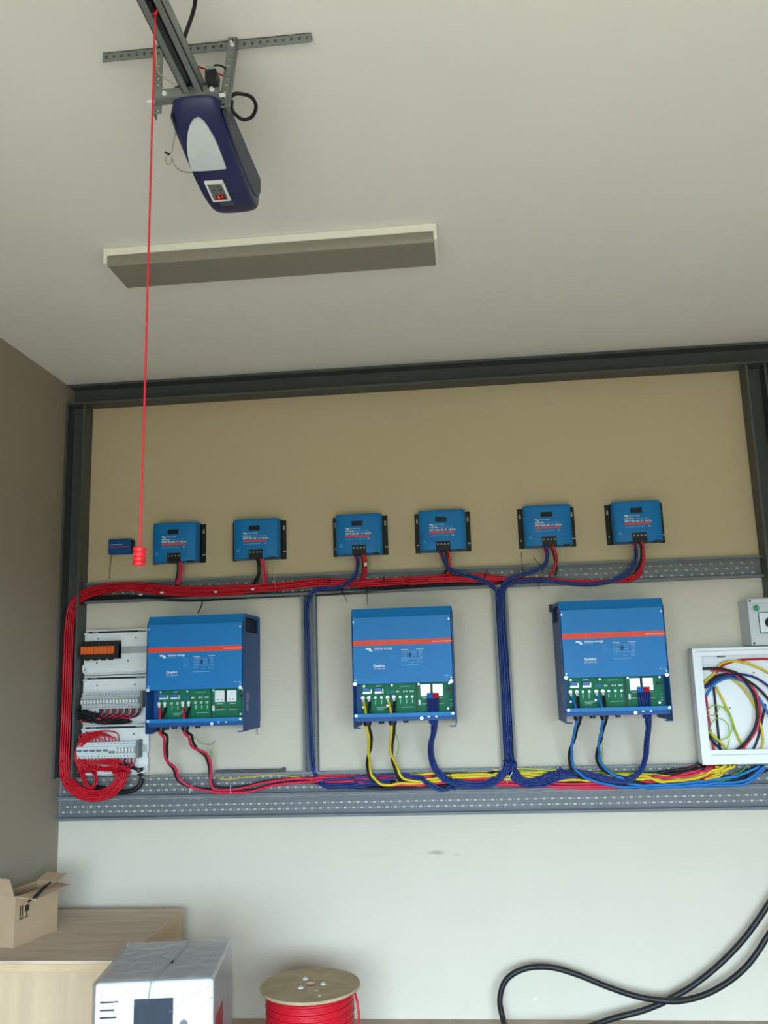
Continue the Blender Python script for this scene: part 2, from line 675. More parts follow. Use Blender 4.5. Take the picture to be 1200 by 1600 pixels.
tray('perforated grey cable tray under the row of small blue controllers', -2.024, 1.484, 2.043, 2.150, 0.045, (0.26, 0.5, 0.74), 0.050, 1)
tray('perforated grey cable tray below the three large blue inverters, full of cables', XL+0.004, 3.6, 1.043, 1.148, 0.050, (0.30, 0.55, 0.82), 0.042, 2, comb=True)
tray('empty perforated grey cable tray, lowest one above the white wall', XL+0.004, 3.6, 0.938, 1.039, 0.050, (0.34, 0.60, 0.88), 0.042, 3)
channel('trunking', 'upright grey steel trunking between the left and the middle inverter', -0.850, -0.776, 1.152, 2.038, 0.05, True, M_galv)
channel('trunking', 'upright grey steel trunking between the middle and the right inverter', 0.140, 0.214, 1.152, 2.038, 0.05, True, M_galv)
# ragged sealing bead along the joint of the two lower trays
rnd = random.Random(5)
pts = []
x = XL+0.02
while x < 3.4:
    pts.append((x, -0.0555+rnd.uniform(-.001, .001), 1.0405+rnd.uniform(-.002, .002)))
    x += rnd.uniform(0.02, 0.05)
cable_world(pts, 0.0028, mat('pale_sealant', (150, 155, 156), rough=0.7), 'sealant_bead', 'thin ragged pale bead along the joint between the two lower trays', None, cat='sealant', n=5, per=2)

# ------------------------------------------------------------------ the three large inverters
IW, IH, ID = 0.482, 0.563, 0.344
IZ = 1.375


def disc(c, r, h, n=10):
    return MB().cyl((c[0], c[1], c[2]), (c[0], c[1]-h, c[2]), r, n)


def make_inverter():
    r = thing('inverter', 'proto', 'inverter', group='large blue wall inverters')
    hw = IW/2
    # u: 0..1 left to right, s: metres down from the top edge, as seen on the front
    X = lambda u: -hw+u*IW
    Z = lambda s: IH-s
    yf = -ID
    ch = 0.042
    # side plates, with the ventilation opening near the top
    for sx in (-1, 1):
        x0, x1 = (-hw, -hw+0.003) if sx < 0 else (hw-0.003, hw)
        b = MB()
        b.prism_x([(-0.01, 0.0), (-ID+0.035, 0.0), (-ID, 0.006), (-ID, Z(ch)), (-ID+0.001, Z(0.09)), (-0.01, Z(0.09))], x0, x1)
        b.prism_x([(-0.30, Z(0.09)), (-ID+0.001, Z(0.09)), (-ID, Z(ch)), (-ID+ch*0.8, Z(0)), (-0.30, Z(0))], x0, x1)
        b.box(x0, x1, -0.05, -0.01, Z(0.09), Z(0.0))
        b.box(x0, x1, -0.30, -0.05, Z(0.018), Z(0.0))
        b.build('side_plate', M_bluedk, r)
        MB().box(x0+sx*0.0005, x1+sx*0.0005, -0.29, -0.235, 0.135, 0.18).build('rating_label', mat('grey_label', (128, 150, 176), rough=0.6), r)
        MB().box(x0+sx*0.0005, x1+sx*0.0005, -0.29, -0.245, 0.095, 0.128).build('rating_label', MATS['grey_label'], r)
        # dark wire mesh behind the opening
        g = MB()
        for k in range(6):
            yy = -0.28+k*0.042
            g.box(x0-sx*0.012, x0-sx*0.010, yy, yy+0.022, Z(0.088), Z(0.02))
        g.build('vent_grille', mat('dark_vent', (32, 40, 52), rough=0.6), r)
        # foot tab
        MB().box(-hw if sx < 0 else hw-0.03, -hw+0.03 if sx < 0 else hw, -ID+0.003, -ID+0.045, -0.001, 0.003).build('foot_tab', M_bluedk, r)
    MB().box(-hw, hw, -0.010, -0.002, 0.03, IH-0.004).build('back_plate', M_bluedk, r)
    MB().box(-hw+0.003, hw-0.003, -0.30, -0.010, IH-0.006, IH-0.002).build('top_plate', M_bluedk, r)
    MB().box(-hw-0.012, -hw+0.03, -0.012, -0.002, IH-0.03, IH+0.010).build('mounting_bracket', M_black, r)
    MB().box(-hw+0.02, hw-0.06, -0.012, -0.002, IH-0.004, IH+0.008).build('hanging_strip', M_black, r)
    # sloping hood, cover, stripe
    MB().prism_x([(yf+ch*0.8, Z(0.0)), (yf, Z(ch)), (yf+0.003, Z(ch)), (yf+ch*0.8+0.003, Z(0.0)-0.002), (-0.30, Z(0.0)-0.002), (-0.30, Z(0.0))], -hw+0.001, hw-0.001).build('hood', M_blue, r)
    cov = MB().box(-hw+0.006, hw-0.006, yf-0.004, yf, Z(0.358), Z(ch+0.001)).build('front_cover', M_blue, r, bevel=0.0015)
    MB().box(-hw+0.006, hw-0.006, yf-0.0055, yf-0.004, Z(0.357), Z(0.330)).build('cover_fold', M_blue, cov)
    MB().box(-hw+0.0065, hw-0.0065, yf-0.0052, yf-0.004, Z(0.178), Z(0.154)).build('stripe', M_stripe, cov)
    yp = yf-0.0050
    # printing
    text('printed_text', 'www.victronenergy.com', 0.0095, M_print, cov, (X(0.80), yp-0.0006, Z(0.170)))
    lg = MB()
    for k, (dx, dz, a) in enumerate(((0, 0, 0.5), (0.011, -0.002, 0.5), (0.017, -0.009, 0.5))):
        x0, z0 = X(0.155)+dx, Z(0.193)+dz
        lg.prism_y([(x0+0.008*math.cos(t*math.pi/5), z0+0.0045*math.sin(t*math.pi/5)) for t in range(10)], yp, yp+0.0006)
    lg.build('printed_logo', M_print, cov)
    text('printed_text', 'victron energy', 0.0145, M_print, cov, (X(0.225), yp, Z(0.197)), bold=0.0003)
    text('printed_text', 'BLUE POWER', 0.006, M_prints, cov, (X(0.225), yp, Z(0.205)))
    text('printed_text', 'Quattro', 0.0165, M_print, cov, (X(0.21), yp, Z(0.279)), bold=0.0005)
    text('printed_text', '48 | 15000 | 200', 0.0085, M_print, cov, (X(0.21), yp, Z(0.291)))
    text('printed_text', '48 | 15', 0.012, M_print, cov, (X(0.905), yp, Z(0.334)))
    text('printed_text', 'charger', 0.011, M_print, cov, (X(0.49), yp, Z(0.205)))
    text('printed_text', 'inverter', 0.011, M_print, cov, (X(0.64), yp, Z(0.203)))
    MB().box(X(0.49), X(0.655), yp-0.0003, yp, Z(0.276), Z(0.274)).build('printed_line', M_prints, cov)
    ln = MB()
    for z_, a, b_ in ((0.213, 0.53, 0.69), (0.222, 0.56, 0.64), (0.233, 0.56, 0.64), (0.246, 0.49, 0.69), (0.256, 0.49, 0.545), (0.263, 0.575, 0.62), (0.256, 0.64, 0.70), (0.264, 0.65, 0.695)):
        ln.box(X(a), X(b_), yp-0.0003, yp, Z(z_), Z(z_)+0.0016)
    ln.build('printed_lines', M_prints, cov)
    wl = MB()
    for k in range(5):
        wl.box(X(0.385), X(0.445)-0.006*(k % 2), yp-0.0003, yp, Z(0.212+0.009*k), Z(0.212+0.009*k)+0.0018)
    wl.build('printed_notice', mat('mid_blue_print', (78, 146, 206), rough=0.6), cov)
    led = MB()
    for k in range(4):
        led.cyl((X(0.65), yp, Z(0.213+0.009*k)), (X(0.65), yp-0.0012, Z(0.213+0.009*k)), 0.0024, 8)
    led.build('led_column', mat('dark_led', (20, 34, 80), rough=0.3), cov)
    led = MB()
    for k in range(4):
        led.cyl((X(0.50), yp, Z(0.213+0.009*k)), (X(0.50), yp-0.0012, Z(0.213+0.009*k)), 0.0024, 8)
    led.build('led_column', mat('grey_green_led', (110, 160, 150), rough=0.3), cov)
    for k in range(4):
        MB().box(X(0.513), X(0.545), yp-0.0003, yp, Z(0.2145+0.009*k), Z(0.2125+0.009*k)).build('printed_caption', M_prints, cov)
        MB().box(X(0.662), X(0.705-0.006*(k % 3)), yp-0.0003, yp, Z(0.2145+0.009*k), Z(0.2125+0.009*k)).build('printed_caption', M_prints, cov)
    sw = MB().cbox((X(0.577), yp-0.003, Z(0.227)), (0.008, 0.006, 0.019)).build('rocker_switch', M_black, cov, bevel=0.001)
    # screws on the cover
    for (u, s, rr) in ((0.022, 0.064, 0.0040), (0.97, 0.064, 0.0040), (0.03, 0.338, 0.0030), (0.972, 0.338, 0.0030), (0.026, 0.356, 0.0085), (0.972, 0.356, 0.0085)):
        disc((X(u), yf-0.004, Z(s)), rr, 0.004, 12).build('screw', M_screw, cov)
    # wiring bay
    yb = yf+0.105
    MB().box(-hw+0.003, hw-0.003, yb, yb+0.004, 0.03, Z(0.35)).build('bay_back', M_bluedk, r)
    MB().box(-hw+0.003, hw-0.003, yb, yf+0.004, Z(0.353), Z(0.349)).build('bay_ceiling', M_bluedk, r)
    pl = MB().box(X(0.055), X(0.607), yb-0.004, yb-0.001, 0.052, Z(0.356)).build('circuit_board', M_pcb, r)
    pr = MB().box(X(0.625), X(0.975), yb-0.010, yb-0.007, 0.052, Z(0.356)).build('circuit_board', M_pcb, r)
    MB().box(X(0.607), X(0.625), yb-0.009, yb-0.001, 0.052, Z(0.356)).build('board_divider', mat('dark_green_strip', (8, 66, 50), rough=0.5), r)
    ys = yb-0.004
    # s positions measured from the top of the bay: the board shows s = .36 .. .497
    for u in (0.085, 0.205):
        bb = MB().cbox((X(u)+0.014, ys-0.010, Z(0.387)), (0.034, 0.020, 0.018)).build('fuse_holder', mat('blue_component', (36, 112, 180), rough=0.4), pl, bevel=0.001)
        MB().cbox((X(u)+0.014, ys-0.013, Z(0.400)), (0.034, 0.018, 0.008)).build('fuse_blade', M_silver, bb)
        MB().cbox((X(u)+0.036, ys-0.006, Z(0.394)), (0.004, 0.012, 0.020)).build('fuse_clip', M_screw, bb)
    MB().box(X(0.21), X(0.265), ys-0.0008, ys, Z(0.371), Z(0.368)).build('printed_mark', M_print, pl)
    for u in (0.335, 0.362, 0.378):
        MB().cbox((X(u), ys-0.004, Z(0.398)), (0.007, 0.008, 0.012)).build('connector', MATS['blue_component'], pl)
    for u in (0.415, 0.432, 0.49, 0.515, 0.555, 0.578):
        MB().cyl((X(u), ys, Z(0.399)), (X(u), ys-0.010, Z(0.399)), 0.0042, 8).build('capacitor', M_print, pl)
    for u in (0.078, 0.138, 0.20, 0.262, 0.326, 0.388, 0.45, 0.512, 0.572):
        st = disc((X(u), ys, Z(0.424)), 0.0062, 0.012, 10).build('terminal_stud', M_screw, pl, bevel=0.001)
        disc((X(u), ys-0.012, Z(0.424)), 0.0025, 0.005, 6).build('stud_thread', mat('dark_thread', (96, 96, 92), rough=0.4, metal=0.5), st)
    for u in (0.20, 0.262, 0.45, 0.512, 0.572):
        MB().box(X(u)-0.002, X(u)+0.002, ys-0.0006, ys, Z(0.455), Z(0.436)).build('printed_mark', mat('pale_board_print', (170, 214, 196), rough=0.6), pl)
    for u, s in ((0.06, 0.468), (0.30, 0.464)):
        st = disc((X(u)+0.01, ys, Z(s)), 0.0055, 0.010, 10).build('terminal_stud', M_screw, pl)
    for u, s, w in ((0.21, 0.474, 0.05), (0.46, 0.474, 0.06), (0.45, 0.375, 0.05), (0.22, 0.482, 0.03), (0.33, 0.478, 0.02)):
        MB().box(X(u), X(u)+w, ys-0.0006, ys, Z(s), Z(s)+0.0022).build('printed_mark', MATS['pale_board_print'], pl)
    y2 = yb-0.010
    for a, b_ in ((0.655, 0.755), (0.778, 0.878)):
        pp = MB().box(X(a), X(b_), y2-0.006, y2, Z(0.424), Z(0.368)).build('busbar_plate', M_silver, pr, bevel=0.001)
        for q in (0.33, 0.7):
            disc((X(a+(b_-a)*q), y2-0.006, Z(0.412)), 0.004, 0.004, 8).build('plate_screw', mat('brass_screw', (170, 160, 140), rough=0.35, metal=0.5), pp)
    MB().box(X(0.759), X(0.774), y2-0.010, y2, Z(0.422), Z(0.366)).build('plate_divider', M_black, pr)
    MB().cbox((X(0.643), y2-0.005, Z(0.453)), (0.010, 0.012, 0.024)).build('relay_block', M_print, pr)
    for a in (0.665, 0.80):
        for k in range(6):
            MB().cbox((X(a+0.016*k), y2-0.003, Z(0.452)), (0.005, 0.008, 0.007)).build('terminal', mat('brown_terminal', (92, 84, 60), rough=0.5), pr)
        MB().box(X(a), X(a+0.09), y2-0.0006, y2, Z(0.461), Z(0.459)).build('printed_mark', MATS['pale_board_print'], pr)
        MB().box(X(a+0.01), X(a+0.07), y2-0.0006, y2, Z(0.434), Z(0.431)).build('printed_mark', MATS['pale_board_print'], pr)
    MB().cbox((X(0.935), y2-0.006, Z(0.396)), (0.020, 0.012, 0.011)).build('plug_socket', M_black, pr)
    for s in (0.446, 0.462, 0.474):
        MB().box(X(0.945), X(0.962), y2-0.0006, y2, Z(s), Z(s)+0.003).build('printed_mark', MATS['pale_board_print'], pr)
    for u, s in ((0.09, 0.368), (0.37, 0.368), (0.64, 0.366), (0.945, 0.366), (0.925, 0.484)):
        disc((X(u), y2-0.002, Z(s)), 0.0052, 0.006, 10).build('board_screw', M_screw, r)
    # bar across the bottom of the bay and the bottom panel with cable glands
    bar = MB().box(-hw+0.004, hw-0.004, yf-0.002, yf+0.006, 0.050, 0.068).build('lower_bar', M_blue, r, bevel=0.001)
    for u in (0.03, 0.972):
        disc((X(u), yf-0.002, 0.060), 0.006, 0.004, 12).build('screw', M_screw, bar)
    bp = MB().box(-hw+0.003, hw-0.003, yf+0.030, -0.010, 0.040, 0.044)
    bp.box(-hw+0.003, hw-0.003, yf+0.028, yf+0.032, 0.030, 0.056)
    bp = bp.build('bottom_plate', M_bluedk, r)
    for u, rr, hh in ((0.125, 0.020, 0.030), (0.265, 0.015, 0.022), (0.375, 0.020, 0.030), (0.505, 0.014, 0.020)):
        gl = MB().cyl((X(u), yf+0.050, 0.048), (X(u), yf+0.050, 0.048-hh), rr, 14)
        gl.cyl((X(u), yf+0.050, 0.048-hh), (X(u), yf+0.050, 0.040-hh), rr*0.85, 14)
        gl.build('cable_gland', M_black, r)
    disc((X(0.665), yf+0.028, 0.040), 0.008, 0.004, 12).build('earth_screw', M_screw, bp)
    for u in (0.735, 0.81):
        disc((X(u), yf+0.028, 0.049), 0.006, 0.006, 10).build('gland_screw', M_screw, bp)
    return r


inv = make_inverter()
INVX = (-1.322, -0.311, 0.676)
inv['label'] = 'blue wall inverter at left, red and black cables hanging below it'
inv.location = (INVX[0], 0, IZ)
for xx, lb in ((INVX[1], 'blue wall inverter in the middle, yellow and black cables below it'),
               (INVX[2], 'blue wall inverter at right, light blue and black cables below it')):
    c = copy_tree(inv)
    c['label'] = lb
    c.location = (xx, 0, IZ)
# little hanging tail of packing tape under the left inverter
cable([(401, 1136, -0.02), (402, 1148, -0.03)], 0.002, M_galv, 'wall_plug', 'thin grey stub below the right corner of the left inverter', None, cat='stub', n=5)


# ------------------------------------------------------------------ the six charge controllers
def make_controller():
    r = thing('charge_controller', 'proto', 'controller', group='small blue charge controllers above the tray')
    W, H, D = 0.292, 0.210, 0.098
    for sx in (-1, 1):
        fl = MB()
        a, b_ = (-W/2, -0.118) if sx < 0 else (0.118, W/2)
        # flange with a keyhole at the top and an open slot low down
        kx = sx*0.133
        kz = H*0.80
        pts = 12
        fl.box(a, b_, -0.004, -0.001, 0, H*0.19)
        fl.box(a, kx-0.004, -0.004, -0.001, H*0.19, H*0.215)
        if sx < 0:
            fl.box(kx+0.004, b_, -0.004, -0.001, H*0.19, H*0.215)
        fl.box(a, b_, -0.004, -0.001, H*0.215, kz-0.010)
        fl.box(a, kx-0.0045, -0.004, -0.001, kz-0.010, kz+0.014)
        fl.box(kx+0.0045, b_, -0.004, -0.001, kz-0.010, kz+0.014)
        fl.box(a, b_, -0.004, -0.001, kz+0.014, H)
        fl.box(b_-0.003 if sx < 0 else a, b_ if sx < 0 else a+0.003, -0.028, -0.004, 0, H)
        f = fl.build('mounting_flange', M_black, r)
        disc((kx, -0.004, kz-0.006), 0.0052, 0.004, 10).build('screw', mat('dull_screw', (176, 176, 170), rough=0.4, metal=0.4), f)
        disc((kx, -0.004, H*0.20), 0.0042, 0.003, 10).build('screw', MATS['dull_screw'], f)
    # body: rounded at the sides, swelling slightly to the front
    prof = [(-0.120, -0.004), (-0.121, -0.070), (-0.117, -0.086), (-0.104, -0.094), (-0.06, -D), (0.06, -D), (0.104, -0.094), (0.117, -0.086), (0.121, -0.070), (0.120, -0.004)]
    zs = [(0.000, 0.955), (0.006, 0.99), (0.018, 1.0), (0.192, 1.0), (0.205, 0.985), (0.210, 0.94)]
    v, f_ = [], []
    n = len(prof)
    for z, s in zs:
        v += [(x*(1 if s > 0.96 else 0.985), y*s if y < -0.05 else y, z) for x, y in prof]
    for i in range(len(zs)-1):
        f_ += [(i*n+k, i*n+(k+1) % n, (i+1)*n+(k+1) % n, (i+1)*n+k) for k in range(n)]
    f_ += [tuple(range(n)), tuple((len(zs)-1)*n+k for k in range(n))]
    body = MB()
    body.add(v, f_)
    body = body.build('housing', M_blue, r, bevel=0.0025)
    yp = -D-0.0006
    x0 = -0.066
    MB().box(-0.034, 0.024, yp-0.001, yp+0.002, 0.146, 0.172).build('display_window', mat('dark_display', (22, 34, 44), rough=0.25), r, bevel=0.001)
    lg = MB()
    for dx, dz in ((0, 0), (0.007, -0.001), (0.011, -0.006)):
        lg.prism_y([(x0+0.005+dx+0.005*math.cos(t*math.pi/4), 0.1335+dz+0.003*math.sin(t*math.pi/4)) for t in range(8)], yp-0.0006, yp)
    lg.build('printed_logo', M_print, r)
    text('printed_text', 'victron energy', 0.0095, M_print, r, (x0+0.021, yp, 0.130))
    text('printed_text', 'SmartSolar', 0.0105, M_print, r, (x0, yp, 0.115), bold=0.0003)
    text('printed_text', 'charge controller', 0.010, M_prints, r, (x0+0.052, yp, 0.115))
    text('printed_text', 'MPPT 250 | 85 - Tr  VE.Can', 0.0118, M_print, r, (x0, yp, 0.1005), bold=0.0004)
    MB().box(x0, x0+0.127, yp-0.0005, yp, 0.087, 0.096).build('stripe', M_stripe, r)
    ic = MB()
    for k in range(9):
        ic.box(x0+0.002+k*0.011, x0+0.007+k*0.011, yp-0.0005, yp, 0.0735, 0.077)
    ic.box(x0+0.114, x0+0.126, yp-0.0005, yp, 0.0725, 0.079)
    ic.build('printed_icons', M_prints, r)
    # warning triangle, low on the left
    tri = MB()
    cx, cz = -0.092, 0.044
    P3 = [(cx+0.0095*math.cos(a), cz+0.0095*math.sin(a)) for a in (math.pi/2, math.pi*7/6, math.pi*11/6)]
    for i in range(3):
        (xa, za), (xb, zb) = P3[i], P3[(i+1) % 3]
        tri.tube([(xa, -0.0965, za), (xb, -0.0965, zb)], 0.0012, 4)
    tri.build('warning_triangle', M_prints, r)
    tb = MB().box(-0.034, 0.038, -D-0.003, -0.06, -0.002, 0.045).build('terminal_block', M_black, r, bevel=0.001)
    for k in range(4):
        disc((-0.025+0.018*k, -D-0.003, 0.030), 0.0045, 0.002, 8).build('terminal_screw', mat('grey_terminal_screw', (150, 152, 152), rough=0.4, metal=0.4), tb)
    MB().box(0.07, 0.105, -0.094, -0.06, -0.004, 0.004).build('connector', M_black, r)
    return r


CTX = (-1.520, -1.081, -0.537, -0.102, 0.436, 0.884)
CTZ = 2.240
ctl = make_controller()
ord_ = ('first blue charge controller from the left, beside the small blue box', 'second blue charge controller from the left, above the left inverter',
        'third blue charge controller from the left, navy cable bending left below', 'fourth blue charge controller from the left, navy cable bending right below',
        'fifth blue charge controller from the left, above the right trunking side', 'rightmost blue charge controller, nearest the right steel post')
for i, x in enumerate(CTX):
    c = ctl if i == 0 else copy_tree(ctl)
    c.location = (x, 0, CTZ)
    c['label'] = ord_[i]

# small blue module beside the first controller
r = thing('battery_module', 'tiny blue rectangular module left of the red pull cord handle', 'module', (-1.838, 0, 2.302))
MB().box(-0.066, 0.060, -0.042, -0.002, 0, 0.082).build('housing', M_bluedk, r, bevel=0.006, seg=3)
MB().box(0.058, 0.070, -0.036, -0.002, 0.010, 0.074).build('plug', M_black, r)
MB().box(-0.058, 0.05, -0.0430, -0.042, 0.037, 0.040).build('stripe', M_stripe, r)
MB().box(-0.056, 0.012, -0.0428, -0.042, 0.049, 0.053).build('printed_line', M_prints, r)
cable([(174, 868, -0.01), (172, 885, -0.008), (171, 905, -0.008)], 0.0016, M_blkcable, 'thin_wire', 'thin dark wire running down from the tiny blue module', None, n=5)


# ------------------------------------------------------------------ distribution boards at the left
def board(name, label, z0, z1):
    x0, x1 = -2.020, -1.660
    r = thing(name, label, 'distribution board', ((x0+x1)/2, 0, z0))
    w = (x1-x0)/2
    h = z1-z0
    c = 0.018
    MB().prism_y([(-w+c, 0), (w-c*0.4, 0), (w, c), (w, h*0.3), (w-0.006, h*0.3), (w-0.006, h*0.42), (w, h*0.42), (w, h*0.8), (w-0.006, h*0.8), (w-0.006, h-c), (w-c, h), (-w+c*1.6, h), (-w, h-c*1.8), (-w, c)], -0.034, -0.030).build('chassis_plate', M_white, r)
    MB().box(-w+0.01, w-0.012, -0.044, -0.030, h-0.006, h-0.002).build('top_flange', M_white, r)
    e = MB()
    e.tube(smooth_path([(-w+0.002, -0.046, 0.05), (-w+0.004, -0.048, 0.016), (-w+0.02, -0.048, 0.004), (0, -0.048, 0.003), (w-0.03, -0.048, 0.004), (w-0.008, -0.048, 0.014), (w-0.004, -0.046, 0.04)], 5), 0.0045, 6)
    e.build('rolled_edge', M_white, r, smooth=True)
    MB().box(-w+0.012, w-0.012, -0.047, -0.030, 0.001, 0.004).build('bottom_flange', M_white, r)
    MB().box(-w+0.02, w-0.015, -0.0355, -0.034, h-0.018, h-0.008).build('top_slot', M_hole, r)
    for a, b_ in ((-w+0.045, -w+0.075), (w-0.07, w-0.02)):
        MB().box(a, b_, -0.0362, -0.0355, h-0.0145, h-0.0115).build('slot_glint', M_dinsteel, r)
    disc((w-0.022, -0.036, h-0.013), 0.004, 0.002, 8).build('screw', M_screw, r)
    for (x, z) in ((-w+0.010, h-0.022), (-w+0.004, 0.030), (-w+0.014, 0.016)):
        disc((x, -0.034, z), 0.0075, 0.016, 12).build('corner_stud', M_screw, r, bevel=0.002)
    for (x, z) in ((-0.105, h*0.80), (0.10, h*0.80), (-0.11, h*0.26), (0.06, h*0.29)):
        disc((x, -0.0338, z), 0.0042, 0.0006, 8).build('punched_hole', M_hole, r)
    return r, w, h


def din(r, w, z):
    d = MB()
    d.box(-w+0.02, w-0.006, -0.040, -0.034, z-0.012, z+0.012)
    d.box(-w+0.02, w-0.006, -0.044, -0.040, z+0.010, z+0.0175)
    d.box(-w+0.02, w-0.006, -0.044, -0.040, z-0.0175, z-0.010)
    d.build('din_rail', M_dinsteel, r)


MODW = 0.0172
_mesh = {}


def breaker(r, x, z, kind):
    """one breaker module, 17.5 mm wide; the meshes are shared"""
    if kind not in _mesh:
        hw = MODW/2-0.0004
        mm = M_brk if kind == 'a' else M_brkw
        prof = [(-0.044, -0.040), (-0.094, -0.040), (-0.094, -0.020), (-0.106, -0.018), (-0.106, 0.018), (-0.094, 0.020), (-0.094, 0.040), (-0.044, 0.040)]
        b = MB().prism_x(prof, -hw, hw).build('breaker', mm, r)
        t = MB()
        if kind == 'a':
            t.box(-0.0045, 0.0045, -0.118, -0.106, -0.012, 0.006)
            t = t.build('toggle', M_tog, b, bevel=0.0012)
        elif kind in 'be':
            t.box(-0.0035 if kind == 'b' else -hw, hw if kind == 'b' else 0.0035, -0.114, -0.106, -0.006, 0.004)
            t = t.build('toggle', M_togd, b, bevel=0.001)
        elif kind == 'c':
            t.box(-0.005, 0.005, -0.114, -0.106, -0.017, -0.004)
            t = t.build('toggle', M_togd, b, bevel=0.001)
        else:
            t.box(-0.0045, 0.0045, -0.118, -0.106, -0.010, 0.010)
            t = t.build('toggle', M_tog, b, bevel=0.0012)
        # dark window frame round the toggle and the terminal screw holes
        wfr = MB().box(-hw+0.0015, hw-0.0015, -0.1064, -0.106, -0.015, 0.012).build('toggle_slot', mat('slot_grey', (120, 126, 126), rough=0.5) if kind in 'ad' else mm, b)
        h1 = disc((0, -0.0938, 0.031), 0.0028, 0.0010, 8).build('terminal_hole', M_hole, b)
        h2 = disc((0, -0.0938, -0.031), 0.0028, 0.0010, 8).build('terminal_hole', M_hole, b)
        b.location = (x, 0, z)
        _mesh[kind] = b
        return b
    c = copy_tree(_mesh[kind], r)
    c.location = (x, 0, z)
    return c


# board with the orange fuse block
b1, w, h = board('distribution_board', 'white chassis plate carrying the orange fuse block, topmost of three', 1.668, 1.900)
zc = P(150, 1017, -0.06).z-1.668
din(b1, w, zc)
hx0 = P(126, 1017, -0.09).x-b1.location.x
hx1 = P(184, 1017, -0.09).x-b1.location.x
hb = MB().box(hx0+0.01, hx1, -0.085, -0.044, zc-0.044, zc+0.050)
hb.box(hx0, hx1, -0.080, -0.044, zc-0.040, zc+0.034)
hb = hb.build('fuse_block', mat('matt_black_housing', (34, 32, 30), rough=0.6), b1, bevel=0.002)
n = 10
pw = (hx1-hx0-0.02)/n
seg0 = None
for k in range(n):
    x = hx0+k*pw
    if seg0 is None:
        seg0 = MB().box(0.0008, pw-0.0008, -0.094, -0.080, zc-0.018, zc+0.022).build('orange_fuse', M_orange, hb, bevel=0.0015)
        seg0.location = (x, 0, 0)
    else:
        copy_part(seg0, (x, 0, 0), hb)
for k in range(4):
    MB().box(hx0+0.02+k*0.042, hx0+0.036+k*0.042, -0.080, -0.05, zc-0.050, zc-0.044).build('fuse_block_foot', MATS['matt_black_housing'], hb)

# board with the row of grey breakers
b2, w, h = board('distribution_board', 'white chassis plate with a full row of grey breakers, middle one', 1.415, 1.660)
za = P(170, 1095, -0.10).z-1.415
din(b2, w, za)
xa = P(127, 1095, -0.10).x-b2.location.x+MODW/2
for k in range(18):
    breaker(b2, xa+k*MODW, za, 'a')
xe = xa+18*MODW-MODW/2
MB().box(xe, xe+0.016, -0.10, -0.044, za-0.038, za+0.046).build('end_stop', mat('dark_grey_end_stop', (120, 124, 122), rough=0.5), b2, bevel=0.001)

# board with light grey isolators and the loop of red wires
b3, w, h = board('distribution_board', 'white chassis plate ringed by red wires, lowest of three', 1.164, 1.408)
zb_ = P(170, 1172, -0.10).z-1.164
din(b3, w, zb_)
xa3 = P(120, 1172, -0.10).x-b3.location.x+MODW/2
for k in range(18):
    breaker(b3, xa3+k*MODW, zb_, 'be'[k % 2] if k < 10 else ('c' if k < 12 else 'd'))
xe = xa3+18*MODW-MODW/2
MB().box(xe, xe+0.016, -0.10, -0.044, zb_-0.042, zb_+0.046).build('end_stop', MATS['dark_grey_end_stop'], b3, bevel=0.001)
MB().box(xe+0.016, xe+0.034, -0.052, -0.044, zb_-0.012, zb_+0.016).build('rail_end', M_dinsteel, b3)

# ------------------------------------------------------------------ enclosures at the right
r = thing('switch_box', 'grey switch enclosure with green lamp and black rotary knob', 'switch box', (1.357, 0, 1.706))
MB().box(0, 0.30, -0.125, -0.002, 0, 0.222).build('housing', mat('light_grey_plastic', (196, 202, 206), rough=0.45, var=0.02), r, bevel=0.003)
MB().box(-0.001, 0.301, -0.152, -0.127, -0.001, 0.223).build('lid', MATS['light_grey_plastic'], r, bevel=0.004)
for x, z in ((0.012, 0.212), (0.012, 0.010), (0.288, 0.212), (0.288, 0.010)):
    disc((x, -0.1515, z), 0.0055, 0.001, 10).build('lid_screw', M_hole, r)
MB().box(0.012, 0.288, -0.1528, -0.152, 0.1985, 0.2000).build('lid_seam', mat('seam_grey', (150, 156, 162), rough=0.6), r)
lp = disc((0.034, -0.152, 0.177), 0.0165, 0.010, 20).build('lamp_bezel', M_dinsteel, r, bevel=0.002)
mb = MB()
mb.lathe([(0.0005, 0.013), (0.006, 0.012), (0.011, 0.009), (0.0135, 0.004), (0.0140, 0.0)], n=18)
dome = mb.build('lamp_lens', mat('green_lens', (36, 160, 112), rough=0.12, coat=0.6), lp, smooth=True)
dome.rotation_euler = (math.radians(90), 0, 0)
dome.location = (0.034, -0.162, 0.177)
sp = MB().box(0.046, 0.145, -0.156, -0.152, 0.058, 0.155)
sp = sp.build('switch_plate', mat('silver_plate', (222, 226, 228), rough=0.35, metal=0.2), r, bevel=0.002)
fr = MB()
for a in ((0.044, 0.0465, 0.056, 0.157), (0.1445, 0.147, 0.056, 0.157), (0.044, 0.147, 0.056, 0.0585), (0.044, 0.147, 0.1545, 0.157)):
    fr.box(a[0], a[1], -0.157, -0.152, a[2], a[3])
fr.build('plate_frame', M_hole, sp)
kn = MB().cyl((0.095, -0.156, 0.106), (0.095, -0.180, 0.106), 0.026, 18, 0.022)
kn.box(0.087, 0.103, -0.196, -0.178, 0.072, 0.136)
kn.build('rotary_knob', M_black, r, bevel=0.002)

